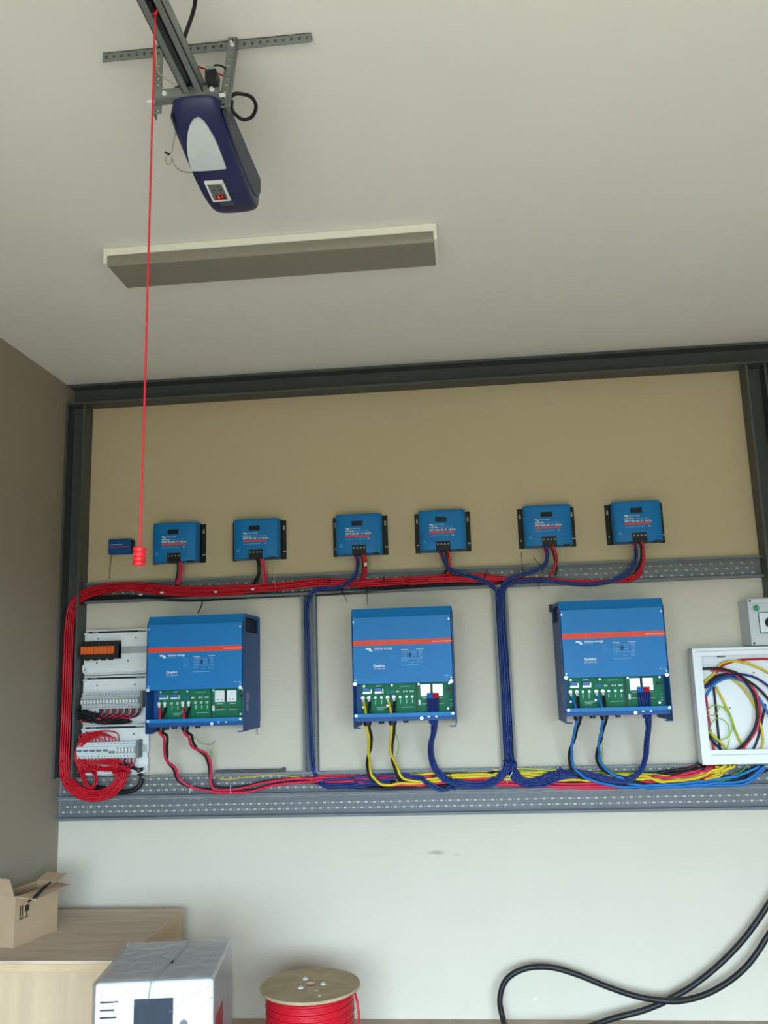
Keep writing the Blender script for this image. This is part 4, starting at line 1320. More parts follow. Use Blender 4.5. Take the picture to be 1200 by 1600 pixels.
# --- loose cables coiled inside the white enclosure
EY = -0.085
enc = [
    ('black', M_blkcable, .0068, [(1098, 1045, EY-.02), (1130, 1046, EY-.02), (1155, 1056, EY-.02), (1175, 1080, EY-.02), (1183, 1108, EY-.02), (1180, 1135, EY-.02), (1165, 1160, EY-.02), (1143, 1178, EY-.02)], 'thick black cable arching across the white enclosure'),
    ('crimson', M_pink, .0060, [(1110, 1047, EY-.012), (1140, 1050, EY-.012), (1162, 1064, EY-.012), (1182, 1085, EY-.012), (1188, 1112, EY-.012), (1182, 1140, EY-.012), (1167, 1162, EY-.012), (1155, 1178, EY-.012)], 'crimson cable arching beside the black one in the white enclosure'),
    ('yellow', M_yellow, .0060, [(1102, 1068, EY), (1115, 1055, EY), (1126, 1038, EY), (1150, 1033, EY), (1175, 1039, EY), (1205, 1055, EY), (1225, 1085, EY), (1236, 1130, EY), (1232, 1172, EY)], 'yellow cable arching highest in the white enclosure'),
    ('red', M_red, .0055, [(1118, 1052, EY+.008), (1128, 1041, EY+.008), (1148, 1033, EY+.008), (1180, 1030, EY+.008), (1206, 1031, EY+.008), (1232, 1046, EY+.008), (1244, 1090, EY+.008), (1244, 1140, EY+.008), (1238, 1172, EY+.008)], 'red cable along the top of the white enclosure'),
    ('blue', M_lblue, .0066, [(1103, 1088, EY-.008), (1112, 1073, EY-.008), (1130, 1061, EY-.008), (1155, 1060, EY-.008), (1175, 1077, EY-.008), (1190, 1098, EY-.008), (1206, 1125, EY-.008), (1213, 1150, EY-.008), (1210, 1172, EY-.008)], 'light blue cable arching across the white enclosure'),
    ('navy', M_navy, .0060, [(1101, 1075, EY-.014), (1120, 1061, EY-.014), (1148, 1054, EY-.014), (1178, 1058, EY-.014), (1206, 1078, EY-.014), (1222, 1110, EY-.014), (1228, 1145, EY-.014), (1222, 1172, EY-.014)], 'dark blue cable crossing the upper part of the white enclosure'),
    ('black', M_blkcable, .0066, [(1101, 1072, EY-.004), (1118, 1057, EY-.004), (1145, 1055, EY-.004), (1175, 1068, EY-.004), (1206, 1100, EY-.004), (1218, 1130, EY-.004), (1219, 1172, EY-.004)], 'black cable crossing the white enclosure to the right edge'),
    ('yellow', M_yellow, .0050, [(1103, 1066, EY+.004), (1120, 1057, EY+.004), (1145, 1062, EY+.004), (1165, 1080, EY+.004), (1182, 1110, EY+.004), (1190, 1140, EY+.004), (1192, 1162, EY+.004), (1185, 1177, EY+.004)], 'yellow cable following the big coil of the white enclosure'),
    ('black', M_blkcable, .0055, [(1115, 1073, EY+.012), (1118, 1100, EY+.012), (1122, 1140, EY+.012), (1126, 1178, EY+.012)], 'black cable hanging straight down inside the white enclosure'),
    ('yellow', M_yellow, .0050, [(1119, 1073, EY+.008), (1130, 1095, EY+.008), (1142, 1120, EY+.008), (1150, 1145, EY+.008), (1163, 1172, EY+.008)], 'yellow cable slanting down inside the white enclosure'),
    ('crimson', M_pink, .0050, [(1103, 1088, EY+.008), (1106, 1110, EY+.008), (1110, 1140, EY+.008), (1117, 1178, EY+.008)], 'crimson cable hanging near the left frame of the enclosure'),
    ('yellow', M_yellow, .0056, [(1106, 1142, EY-.004), (1118, 1153, EY-.004), (1130, 1164, EY-.004), (1142, 1178, EY-.004)], 'yellow cable slanting across the lower left of the enclosure'),
    ('black', M_blkcable, .0062, [(1106, 1146, EY+.002), (1115, 1160, EY+.002), (1126, 1170, EY+.002), (1136, 1180, EY+.002)], 'black cable slanting across the lower left of the enclosure'),
    ('blue', M_lblue, .0040, [(1105, 1136, EY), (1112, 1148, EY), (1122, 1160, EY)], 'short light blue cable at the left frame of the enclosure'),
    ('black', M_blkcable, .0055, [(1196, 1100, EY+.01), (1190, 1130, EY+.01), (1184, 1155, EY+.01), (1174, 1178, EY+.01)], 'black cable falling to the bottom of the white enclosure'),
    ('earth', M_green, .0024, [(1104, 1112, EY-.01), (1115, 1102, EY-.01), (1130, 1106, EY-.01), (1142, 1122, EY-.01), (1144, 1140, EY-.01), (1135, 1153, EY-.01), (1120, 1156, EY-.01), (1110, 1145, EY-.01), (1112, 1130, EY-.01), (1122, 1122, EY-.01), (1136, 1130, EY-.01), (1140, 1150, EY-.01), (1136, 1172, EY-.01)], 'thin green yellow wire coiled twice in the enclosure'),
    ('earth', M_green, .0022, [(1105, 1118, EY-.006), (1118, 1117, EY-.006), (1126, 1104, EY-.006), (1138, 1110, EY-.006), (1146, 1132, EY-.006), (1156, 1155, EY-.006), (1166, 1172, EY-.006)], 'thin green yellow wire slanting beside the yellow cable'),
]
for nm, m, rr, nodes, lb in enc:
    cable(nodes, rr, m, ('%s_cable' if nm != 'earth' else '%s_wire') % nm, lb, None)

# ------------------------------------------------------------------ fluorescent batten on the ceiling
LX0, LX1, LY0, LY1 = -1.310, -0.040, -1.552, -1.335
r = thing('ceiling_light', 'long unlit fluorescent batten with grey diffuser on the ceiling', 'ceiling light', ((LX0+LX1)/2, (LY0+LY1)/2, CEIL))
w, d = (LX1-LX0)/2, (LY1-LY0)/2
M_lampw = mat('white_lamp_housing', (238, 236, 226), rough=0.5, var=0.01)
MB().box(-w+0.003, w-0.003, -d, d, -0.030, -0.001).build('base_tray', M_lampw, r, bevel=0.002)
dm = mat('grey_prismatic_diffuser', (138, 134, 122), rough=0.35, var=0.03, scale=40, bump=0.1, bscale=300)
prof = [(-d+0.004, -0.030), (-d+0.007, -0.060), (-d+0.014, -0.070), (d-0.014, -0.070), (d-0.007, -0.060), (d-0.004, -0.030)]
MB().prism_x(prof, -w+0.012, w-0.012).build('diffuser', dm, r, bevel=0.004)
for s in (-1, 1):
    MB().box(s*w-(0.0 if s < 0 else 0.014), s*w+(0.014 if s < 0 else 0.0), -d-0.002, d+0.002, -0.066, -0.001).build('end_cap', M_lampw, r, bevel=0.003)

# ------------------------------------------------------------------ garage door opener
RX, RZ0, RZ1 = -0.610, 3.050, 3.088
opn = thing('garage_opener', 'dark blue garage door opener with grey lens and red digits', 'garage opener', (-0.612, -2.42, 3.0))
O = opn.location
mB = mat('midnight_blue_shell', (38, 42, 84), rough=0.35, var=0.04)
mD = mat('grey_blue_side_shell', (58, 60, 84), rough=0.45, var=0.04)
ST = [(-2.640, 3.052, 0.040), (-2.630, 3.030, 0.056), (-2.600, 3.006, 0.0635), (-2.550, 2.984, 0.0660), (-2.500, 2.967, 0.0680), (-2.420, 2.949, 0.0690), (-2.340, 2.945, 0.0690), (-2.285, 2.947, 0.0685), (-2.235, 2.957, 0.0665), (-2.200, 2.978, 0.0630), (-2.178, 3.008, 0.0570), (-2.170, 3.045, 0.0500)]
ZT = 3.086


def zbot(y):
    for a, b in zip(ST, ST[1:]):
        if a[0] <= y <= b[0]:
            t = (y-a[0])/(b[0]-a[0])
            return a[1]+(b[1]-a[1])*t
    return 9.0


v, fcs = [], []
NS = None
for (y, zb, hw) in ST:
    c = 0.020
    zt = ZT if y > -2.635 else ZT-0.01
    sec = [(-hw, zt-0.006), (-hw, zb+c), (-hw+c*0.3, zb+c*0.3), (-hw+c, zb), (-hw*0.33, zb-0.002), (hw*0.33, zb-0.002), (hw-c, zb), (hw-c*0.3, zb+c*0.3), (hw, zb+c), (hw, zt-0.006), (hw-0.006, zt), (-hw+0.006, zt)]
    NS = len(sec)
    v += [(x, y-O.y, z-O.z) for x, z in sec]
for i in range(len(ST)-1):
    fcs += [(i*NS+k, i*NS+(k+1) % NS, (i+1)*NS+(k+1) % NS, (i+1)*NS+k) for k in range(NS)]
fcs += [tuple(range(NS)), tuple((len(ST)-1)*NS+k for k in range(NS))]
sh = MB()
sh.add(v, fcs)
shell = sh.build('shell', mB, opn, smooth=True)
sd = shell.modifiers.new('sub', 'SUBSURF')
sd.levels = sd.render_levels = 2
# side cover panel, a little proud
sp = MB()
SP = [(-2.600, 3.020), (-2.55, 3.003), (-2.47, 2.985), (-2.38, 2.975), (-2.29, 2.978), (-2.245, 2.992), (-2.215, 3.025), (-2.210, 3.070), (-2.58, 3.070)]
for s in (-1, 1):
    MB().prism_x([(y-O.y, z-O.z) for y, z in SP], s*0.064, s*0.0705).build('side_cover', mD, opn, bevel=0.003)


def hit(px, py):
    """where the survey ray meets the underside of the opener shell"""
    dd = ray(px, py)
    t = 0.5
    while t < 4:
        p = CAM+dd*t
        if p.y > ST[0][0] and p.z > zbot(p.y)-0.003:
            return p-O
        t += 0.002
    return CAM+dd*2-O


lens = [(307.6, 184.2), (312, 184.6), (318, 189), (326, 199), (334, 213), (341, 228), (348, 246), (353.5, 261.8), (345, 263), (330, 264.5), (314, 265.5), (299.7, 265.7), (295.5, 252), (292.5, 236), (292, 221), (293.5, 206), (297, 194), (302, 187)]
lp = [hit(*q) for q in lens]
cen = hit(316, 230)
lm = MB()
n = len(lp)
mid = [cen.lerp(q, 0.6) for q in lp]
for q in mid:
    q.z = zbot(q.y+O.y)-O.z-0.004
dn = Vector((0, 0, -0.004))
ring0 = [q+Vector((0, 0, 0.004)) for q in lp]
ring1 = [q+dn for q in lp]
lm.add(ring0+ring1+[q+dn*0.6 for q in mid]+[Vector((cen.x, cen.y, zbot(cen.y+O.y)-O.z-0.008))],
       [(i, (i+1) % n, n+(i+1) % n, n+i) for i in range(n)]+[(n+i, n+(i+1) % n, 2*n+(i+1) % n, 2*n+i) for i in range(n)]+[(2*n+i, 2*n+(i+1) % n, 3*n) for i in range(n)])
lm.build('light_lens', mat('frosted_grey_lens', (196, 204, 210), rough=0.35, var=0.02), opn, smooth=False)


def panel_quad(px4, off, thick, name, m, parent):
    q = [hit(*p) for p in px4]
    nrm = (q[1]-q[0]).cross(q[3]-q[0]).normalized()
    if nrm.z > 0:
        nrm = -nrm
    b = MB()
    b.add([p+nrm*off for p in q]+[p+nrm*(off+thick) for p in q], [(0, 1, 2, 3), (7, 6, 5, 4), (0, 4, 5, 1), (1, 5, 6, 2), (2, 6, 7, 3), (3, 7, 4, 0)])
    return b.build(name, m, parent, bevel=0.0008)


def inset(q, a0, a1, b0, b1):
    tl, tr, br, bl = [Vector(p+(0,)) for p in q]
    f = lambda a, b: tl.lerp(tr, a).lerp(bl.lerp(br, a), b)
    return [tuple(f(a0, b0)[:2]), tuple(f(a1, b0)[:2]), tuple(f(a1, b1)[:2]), tuple(f(a0, b1)[:2])]


DQ = [(318.7, 283.2), (348, 281.6), (361.4, 312.0), (333, 314.4)]
pf = panel_quad(DQ, -0.002, 0.006, 'display_frame', M_white, opn)
panel_quad(inset(DQ, 0.12, 0.88, 0.12, 0.90), 0.004, 0.0012, 'display_panel', mat('grey_keypad', (104, 108, 106), rough=0.5), pf)
mdig = mat('red_led_digits', (255, 60, 40), rough=0.4, var=0.0, emit=(255, 40, 24), estr=2.2)
panel_quad(inset(DQ, 0.30, 0.80, 0.62, 0.86), 0.0050, 0.0006, 'led_window', mat('dark_red_window', (90, 24, 22), rough=0.3), pf)
for a0, a1 in ((0.40, 0.475), (0.63, 0.705)):
    panel_quad(inset(DQ, a0, a1, 0.67, 0.82), 0.0056, 0.0006, 'led_digit', mdig, pf)
for a0, a1, b0, b1 in ((0.20, 0.44, 0.20, 0.26), (0.54, 0.78, 0.20, 0.26), (0.24, 0.46, 0.34, 0.42), (0.58, 0.80, 0.34, 0.42)):
    panel_quad(inset(DQ, a0, a1, b0, b1), 0.0050, 0.0008, 'push_button', mat('dark_button', (58, 62, 62), rough=0.5), pf)
panel_quad([(342, 317.0), (364, 316.0), (368, 320.5), (347, 321.8)], -0.003, 0.004, 'sensor_window', mat('grey_sensor_window', (74, 78, 92), rough=0.4), opn)

# rail: C profile open underneath
rail = thing('opener_rail', 'grey steel opener rail running from the motor towards the door', 'rail', (RX, -2.64, RZ0))
y0, y1 = DOOR_Y+0.10+2.64, 0.035
hw = 0.026
hr = RZ1-RZ0
MB().box(-hw, hw, y0, y1, hr-0.002, hr).build('rail_top', M_rail, rail)
MB().box(-hw, -hw+0.002, y0, y1, 0, hr).build('rail_side', M_rail, rail)
MB().box(hw-0.002, hw, y0, y1, 0, hr).build('rail_side', M_rail, rail)
MB().box(-hw, -hw+0.017, y0, y1, 0, 0.002).build('rail_lip', M_rail, rail)
MB().box(hw-0.017, hw, y0, y1, 0, 0.002).build('rail_lip', M_rail, rail)
MB().tube([(0, y0, hr*0.5), (0, y1, hr*0.5)], 0.004, 6).build('drive_belt', M_black, rail)
# trolley where the red cord is tied
tr = thing('trolley', 'black plastic trolley in the opener rail at the top edge', 'trolley', (RX, -2.98, RZ0))
MB().box(-0.008, 0.010, -0.06, 0.045, 0.006, 0.030).build('trolley_body', M_black, tr, bevel=0.002)
MB().box(-0.014, 0.016, -0.06, 0.020, -0.010, 0.000).build('trolley_shoe', M_black, tr, bevel=0.002)
disc0 = MB().cyl((0.002, -0.015, -0.010), (0.002, -0.015, -0.015), 0.005, 10).build('bolt', M_screw, tr)
MB().box(-0.004, 0.004, 0.040, 0.070, -0.004, 0.010).build('release_lever', M_black, tr)

# clamp under the rail and the two hangers up to the ceiling angle
cl = thing('motor_clamp', 'grey steel clamp plate bolted across the opener rail', 'bracket', (RX, -2.615, RZ0))
MB().box(-0.105, 0.068, -0.022, 0.004, -0.006, -0.003).build('clamp_plate', M_rail, cl, bevel=0.0008)
MB().box(-0.105, 0.068, -0.025, -0.022, -0.006, 0.018).build('clamp_flange', M_rail, cl)
for x in (-0.072, 0.048):
    MB().cyl((x, -0.025, 0.004), (x, -0.032, 0.004), 0.0042, 6).build('clamp_bolt', M_screw, cl)
    MB().cyl((x, -0.025, 0.004), (x, -0.027, 0.004), 0.0062, 12).build('washer', M_screw, cl)
MB().cyl((0.066, -0.02, -0.010), (0.080, -0.02, -0.010), 0.005, 6).build('clamp_bolt', M_screw, cl)
MB().cyl((-0.118, -0.02, -0.010), (-0.100, -0.02, -0.010), 0.005, 6).build('clamp_bolt', M_screw, cl)


def perforated(name, label, p0, p1, wdt, turn, nh, cat='bracket'):
    """perforated angle strip from p0 to p1: two flanges with punched holes"""
    p0, p1 = Vector(p0), Vector(p1)
    L = (p1-p0).length
    r = thing(name, label, cat, p0)
    ax = (p1-p0).normalized()
    sidev = Vector(turn[0]).normalized()
    sidev = (sidev-ax*sidev.dot(ax)).normalized()
    upv = Vector(turn[1])
    upv = (upv-ax*upv.dot(ax)-sidev*upv.dot(sidev)).normalized()
    t = 0.002
    for fl, (u, n_) in enumerate(((sidev, upv), (upv, sidev))):
        b = MB()

        def slab(a0, a1, s0, s1):
            vs_ = []
            for nn in (0, t):
                for a, s in ((a0, s0), (a1, s0), (a1, s1), (a0, s1)):
                    vs_.append(ax*a+u*s+n_*nn)
            b.add(vs_, [(0, 1, 2, 3), (7, 6, 5, 4), (0, 4, 5, 1), (1, 5, 6, 2), (2, 6, 7, 3), (3, 7, 4, 0)])
        slab(0, L, 0, wdt*0.34)
        slab(0, L, wdt*0.66, wdt)
        cur = 0.0
        pitch = L/nh
        for k in range(nh):
            c = pitch*(k+0.5)
            slab(cur, c-pitch*0.17, wdt*0.34, wdt*0.66)
            cur = c+pitch*0.17
        slab(cur, L, wdt*0.34, wdt*0.66)
        b.build('flange', M_rail, r)
    return r


perforated('ceiling_angle', 'perforated steel angle screwed across the ceiling', (-0.880, -2.562, CEIL-0.002), (-0.326, -2.562, CEIL-0.002), 0.027, ((0, 0, -1), (0, 1, 0)), 27)
perforated('hanger_strap', 'perforated steel hanger right of the opener motor', (-0.517, -2.575, CEIL-0.004), (-0.535, -2.600, 3.030), 0.022, ((-1, 0, 0), (0, 1, 0)), 11)
perforated('hanger_strap', 'perforated steel hanger left of the opener motor', (-0.735, -2.575, CEIL-0.004), (-0.726, -2.600, 3.030), 0.022, ((1, 0, 0), (0, 1, 0)), 11)
hb = thing('hanger_bolt', 'shiny bolt where the right hanger meets the ceiling angle', 'bolt', (-0.528, -2.582, CEIL-0.030))
MB().cyl((0, 0.0, 0), (0, -0.010, 0), 0.0038, 6).build('bolt_head', M_screw, hb)
MB().cyl((0, 0.004, 0), (0, -0.001, 0), 0.006, 12).build('washer', M_screw, hb)

# red release cord and its ribbed handle
ctop = Vector((RX+0.001, -2.905, RZ0-0.002))
hz = 1.858
hx = -0.618
cord = cable_world([ctop, Vector((RX-0.002, -2.905, 2.6)), Vector((hx+0.003, -2.905, 2.1)), Vector((hx, -2.905, hz+0.021))], 0.0023, mat('red_cord', (216, 40, 60), rough=0.6, var=0.1, scale=200), 'release_cord', 'long thin red release cord hanging from the opener rail', None, cat='cord', n=6)
kn = MB()
for a in range(5):
    th = a*1.3
    kn.tube([(0, 0, 0), (0.006*math.cos(th), -0.004, 0.006*math.sin(th)+0.003)], 0.003, 5)
kn.build('knot', MATS['red_cord'], cord)
hd = thing('cord_handle', 'ribbed red plastic handle at the end of the cord', 'handle', (hx, -2.905, hz))
prof = []
for k in range(4):
    z = -0.020+k*0.0128
    prof += [(0.0138, z), (0.0158, z+0.0015), (0.0163, z+0.0055), (0.0158, z+0.0100), (0.0138, z+0.0115)]
prof += [(0.009, 0.0285), (0.004, 0.031)]
prof = [(a*0.78, b*0.72) for a, b in prof]
MB().lathe(prof, n=24).build('grip', mat('red_handle_plastic', (214, 32, 44), rough=0.25, coat=0.4, var=0.03), hd, smooth=True)

# black supply cables and small wires round the opener
cable_world([PZ(306, -8, 3.20), PZ(303, 14, 3.19), PZ(296, 36, 3.17), PZ(288, 58, 3.13)], 0.0050, M_blkcable, 'black_cable', 'black cable dipping behind the opener rail at the top', None)
cable_world([PZ(352, 172, 3.07), PZ(363, 149, 3.10), PZ(378, 147, 3.12), PZ(393, 152, 3.13), PZ(400, 167, 3.13), PZ(394, 182, 3.12), PZ(381, 187, 3.10), PZ(369, 180, 3.09), PZ(362, 170, 3.08), PZ(362, 158, 3.08)], 0.0050, M_blkcable, 'black_cable', 'black cable looping out beside the opener motor', None, n=8)
cable_world([PZ(322, 122, 3.10), PZ(325, 110, 3.12), PZ(336, 102, 3.14), PZ(348, 104, 3.15), PZ(356, 110, 3.15)], 0.0026, M_blkcable, 'thin_wire', 'thin black wire arching between rail and right hanger', None, n=6)
cable_world([PZ(306, 103, 3.12), PZ(322, 108, 3.13), PZ(338, 114, 3.14), PZ(352, 120, 3.14)], 0.0024, M_red, 'thin_wire', 'thin red wire crossing behind the right hanger', None, n=6)
cable_world([PZ(243, 70, 3.20), PZ(245, 95, 3.16), PZ(247, 112, 3.12), PZ(256, 121, 3.09), PZ(270, 130, 3.07)], 0.0018, mat('beige_flex', (176, 168, 144), rough=0.6), 'thin_wire', 'thin beige wire left of the opener rail', None, n=5)
tb = thing('terminal_box', 'small black terminal box on the clamp beside the rail', 'terminal box', PZ(330, 128, 3.06))
MB().box(-0.014, 0.014, -0.008, 0.03, 0, 0.030).build('box_body', M_black, tb, bevel=0.002)
MB().box(-0.010, 0.010, -0.012, 0.0, 0.028, 0.036).build('box_plug', mat('grey_plug', (140, 146, 144), rough=0.5), tb)
aw = cable_world([PZ(275, 205, 3.05), PZ(271, 222, 3.04), PZ(268, 238, 3.03), PZ(262, 243, 3.02), PZ(259, 252, 3.02), PZ(264, 258, 3.02), PZ(268, 250, 3.02), PZ(268, 246, 3.02), PZ(274, 260, 3.02), PZ(285, 268, 3.03), PZ(300, 270, 3.04)], 0.0014, MATS['beige_flex'], 'aerial_wire', 'thin beige aerial wire curling left of the motor', None, cat='wire', n=5)
p = PZ(261, 239, 3.02)-aw.location
MB().tube([(p.x-0.006, p.y, p.z+0.003), (p.x, p.y, p.z-0.001), (p.x+0.007, p.y, p.z-0.005)], 0.0028, 6).build('wire_clip', M_black, aw)

# ------------------------------------------------------------------ things on the floor
# plywood crate
CX0, CX1, CY0, CY1, CZ = -2.125, -1.440, -0.890, -0.110, 0.530
M_ply = mat('plywood_top', (208, 186, 164), rough=0.7, var=0.12, scale=3.0, stretch=(1.2, 7, 7), bump=0.05)
M_plyf = mat('pale_plywood', (200, 175, 144), rough=0.7, var=0.08, scale=3.0, stretch=(9, 9, 1.0), bump=0.05)
M_plye = mat('plywood_edge', (206, 180, 142), rough=0.75, var=0.12, scale=6.0, stretch=(2, 2, 40))
r = thing('plywood_crate', 'large plywood crate in the left corner under the cardboard box', 'crate', ((CX0+CX1)/2, (CY0+CY1)/2, 0))
w, d = (CX1-CX0)/2, (CY1-CY0)/2
MB().box(-w, w, -d, d, CZ-0.012, CZ).build('lid', M_ply, r, bevel=0.001)
MB().box(-w+0.002, w-0.002, -d+0.001, -d+0.030, CZ-0.042, CZ-0.0125).build('front_batten', M_plye, r, bevel=0.002)
MB().box(w-0.034, w-0.004, -d+0.030, d-0.002, CZ-0.042, CZ-0.0125).build('side_batten', M_plye, r, bevel=0.002)
MB().box(-w+0.002, w-0.034, d-0.030, d-0.002, CZ-0.042, CZ-0.0125).build('rear_batten', M_plye, r)
MB().box(-w+0.006, w-0.006, -d+0.006, -d+0.018, 0, CZ-0.0425).build('front_panel', M_plyf, r)
MB().box(w-0.020, w-0.008, -d+0.018, d-0.006, 0, CZ-0.0425).build('side_panel', M_plyf, r)
MB().box(-w+0.006, -w+0.018, -d+0.018, d-0.006, 0, CZ-0.0425).build('side_panel', M_plyf, r)
MB().box(-w+0.018, w-0.020, d-0.018, d-0.006, 0, CZ-0.0425).build('rear_panel', M_plyf, r)

# open cardboard box on the crate
M_card = mat('cardboard', (178, 152, 122), rough=0.8, var=0.05, scale=5, bump=0.04, bscale=120)
M_cardi = mat('cardboard_inside', (150, 126, 100), rough=0.85, var=0.05, scale=5)
c0 = PZ(20.7, 1481.5, CZ)
c1 = PZ(89, 1453, CZ)
dv = (c1-c0)
ang = math.atan2(-dv.x, dv.y)
cb = thing('cardboard_box', 'open brown cardboard box with raised flaps on the plywood crate', 'box', (c0.x, c0.y, CZ), ang)
BL, BWd, BH = dv.length, 0.125, 0.205
t = 0.004
MB().box(-t, 0, 0, BL, 0, BH).build('side_wall', M_card, cb)
MB().box(-BWd, -BWd+t, 0, BL, 0, BH).build('side_wall', M_card, cb)
MB().box(-BWd+t, -t, 0, t, 0, BH).build('end_wall', M_card, cb)
MB().box(-BWd+t, -t, BL-t, BL, 0, BH).build('end_wall', M_card, cb)
MB().box(-BWd+t, -t, t, BL-t, 0, t).build('bottom', M_cardi, cb)


def flap(pts, name='flap'):
    a, b, c, e = [Vector(q) for q in pts]
    n_ = (b-a).cross(e-a).normalized()*0.0035
    MB().add([a, b, c, e, a+n_, b+n_, c+n_, e+n_], [(0, 1, 2, 3), (7, 6, 5, 4), (0, 4, 5, 1), (1, 5, 6, 2), (2, 6, 7, 3), (3, 7, 4, 0)]).build(name, M_card, cb)


flap([(0, 0.004, BH), (0, BL-0.004, BH), (0.066, BL-0.004, BH-0.006), (0.066, 0.05, BH-0.020)])
flap([(-BWd+0.004, BL, BH), (-0.004, BL, BH), (-0.002, BL+0.060, BH+0.022), (-BWd+0.006, BL+0.060, BH+0.022)])
flap([(-BWd+0.004, 0, BH), (-0.004, 0, BH), (-0.060, 0.030, BH+0.060), (-BWd+0.01, 0.030, BH+0.062)])
# printed handling mark on the side
pm = MB()
for q in ((0.03, 0.036, 0.11, 0.16), (0.042, 0.048, 0.11, 0.16), (0.026, 0.055, 0.104, 0.108), (0.060, 0.085, 0.130, 0.155), (0.069, 0.075, 0.112, 0.132), (0.062, 0.083, 0.106, 0.110)):
    pm.box(0.0, 0.0008, q[0], q[1], q[2], q[3])
pm.build('printed_mark', mat('black_ink', (44, 38, 34), rough=0.8), cb)
# dark blade like offcut poking out of the box
lf = cable_world([PZ(44, 1409, CZ+BH-0.04), PZ(57, 1399, CZ+BH+0.00), PZ(68, 1388, CZ+BH+0.03), PZ(79, 1378, CZ+BH+0.06)], [0.005]*6+[0.008]*6+[0.007]*6+[0.004]*4, M_black, 'packing_strip', 'dark strip sticking up out of the cardboard box', None, cat='strip', n=6)

# white appliance in plastic wrap
ZB = 0.620
q = [PZ(148, 1538, ZB), PZ(333, 1530, ZB), PZ(368, 1470, ZB), PZ(205, 1468, ZB)]
fx = (q[1]-q[0])
wang = math.atan2(fx.y, fx.x)
AW = fx.length
AD = 0.47
org = q[0]
ap = thing('wrapped_appliance', 'white boxy appliance in clear plastic wrap with dark display', 'appliance', (org.x, org.y, 0), wang)
M_app = mat('white_appliance_shell', (226, 228, 232), rough=0.3, var=0.015, coat=0.2)
MB().box(0, AW, 0, AD, 0.012, ZB).build('casing', M_app, ap, bevel=0.012, seg=3)
for x in (0.04, AW-0.04):
    for y in (0.04, AD-0.04):
        MB().cyl((x, y, 0), (x, y, 0.014), 0.018, 12).build('foot', M_black, ap)
MB().box(AW*0.335, AW*0.665, -0.004, 0.002, ZB-0.150, ZB-0.052).build('display_window', mat('dark_blue_display', (44, 56, 72), rough=0.2), ap, bevel=0.001)
for z, a, b in ((-0.058, 0.05, 0.20), (-0.083, 0.05, 0.17), (-0.106, 0.05, 0.19)):
    MB().box(AW*a, AW*b, -0.002, 0.001, ZB+z-0.0025, ZB+z+0.0025).build('vent_slot', mat('slot_black', (44, 46, 50), rough=0.6), ap)
MB().cyl((AW*0.755, 0.002, ZB-0.136), (AW*0.755, -0.005, ZB-0.136), 0.014, 14).build('round_button', mat('grey_button', (104, 110, 116), rough=0.4), ap)
MB().box(AW*0.52, AW*0.56, AD*0.40, AD*0.46, ZB, ZB+0.002).build('top_mark', M_hole, ap)
MB().box(AW-0.001, AW+0.002, AD*0.12, AD*0.45, ZB-0.32, ZB-0.14).build('red_sticker', mat('red_sticker', (200, 70, 84), rough=0.5), ap)
# wrap: a slightly larger creased film
wm = bpy.data.materials.new('clear_plastic_film')
wm.use_nodes = True
nt = wm.node_tree
b = nt.nodes['Principled BSDF']
out = nt.nodes['Material Output']
tcn = nt.nodes.new('ShaderNodeTexCoord')
nz = nt.nodes.new('ShaderNodeTexNoise')
nz.inputs['Scale'].default_value = 9
nz.inputs['Detail'].default_value = 5
nz.inputs['Distortion'].default_value = 1.5
nt.links.new(tcn.outputs['Object'], nz.inputs['Vector'])
bp = nt.nodes.new('ShaderNodeBump')
bp.inputs['Strength'].default_value = 0.22
bp.inputs['Distance'].default_value = 0.02
nt.links.new(nz.outputs['Fac'], bp.inputs['Height'])
gl = nt.nodes.new('ShaderNodeBsdfGlossy')
gl.inputs['Roughness'].default_value = 0.12
gl.inputs['Color'].default_value = (0.9, 0.92, 0.95, 1)
nt.links.new(bp.outputs['Normal'], gl.inputs['Normal'])
tp = nt.nodes.new('ShaderNodeBsdfTransparent')
mx = nt.nodes.new('ShaderNodeMixShader')
fr = nt.nodes.new('ShaderNodeFresnel')
fr.inputs['IOR'].default_value = 1.45
nt.links.new(bp.outputs['Normal'], fr.inputs['Normal'])
mul = nt.nodes.new('ShaderNodeMath')
mul.operation = 'MULTIPLY_ADD'
mul.inputs[1].default_value = 0.7
mul.inputs[2].default_value = 0.04
nt.links.new(fr.outputs['Fac'], mul.inputs[0])
nt.links.new(mul.outputs[0], mx.inputs['Fac'])
nt.links.new(tp.outputs['BSDF'], mx.inputs[1])
nt.links.new(gl.outputs['BSDF'], mx.inputs[2])
nt.links.new(mx.outputs['Shader'], out.inputs['Surface'])
nt.nodes.remove(b)
rw = random.Random(3)
fm = MB()
NU, NV = 22, 26


def film(o, u, v_, nrm):
    """one face of the film, subdivided and creased"""
    vs_, fs_ = [], []
    for i in range(NU+1):
        for j in range(NV+1):
            edge = min(i, NU-i, j, NV-j)
            k = 0.004+(0.0016*abs(math.sin(i*1.3+j*0.7))*rw.uniform(0.2, 1) if edge > 0 else 0.002)
            vs_.append(Vector(o)+Vector(u)*(i/NU)+Vector(v_)*(j/NV)+Vector(nrm)*k)
    for i in range(NU):
        for j in range(NV):
            a = i*(NV+1)+j
            fs_.append((a, a+1, a+NV+2, a+NV+1))
    fm.add(vs_, fs_)


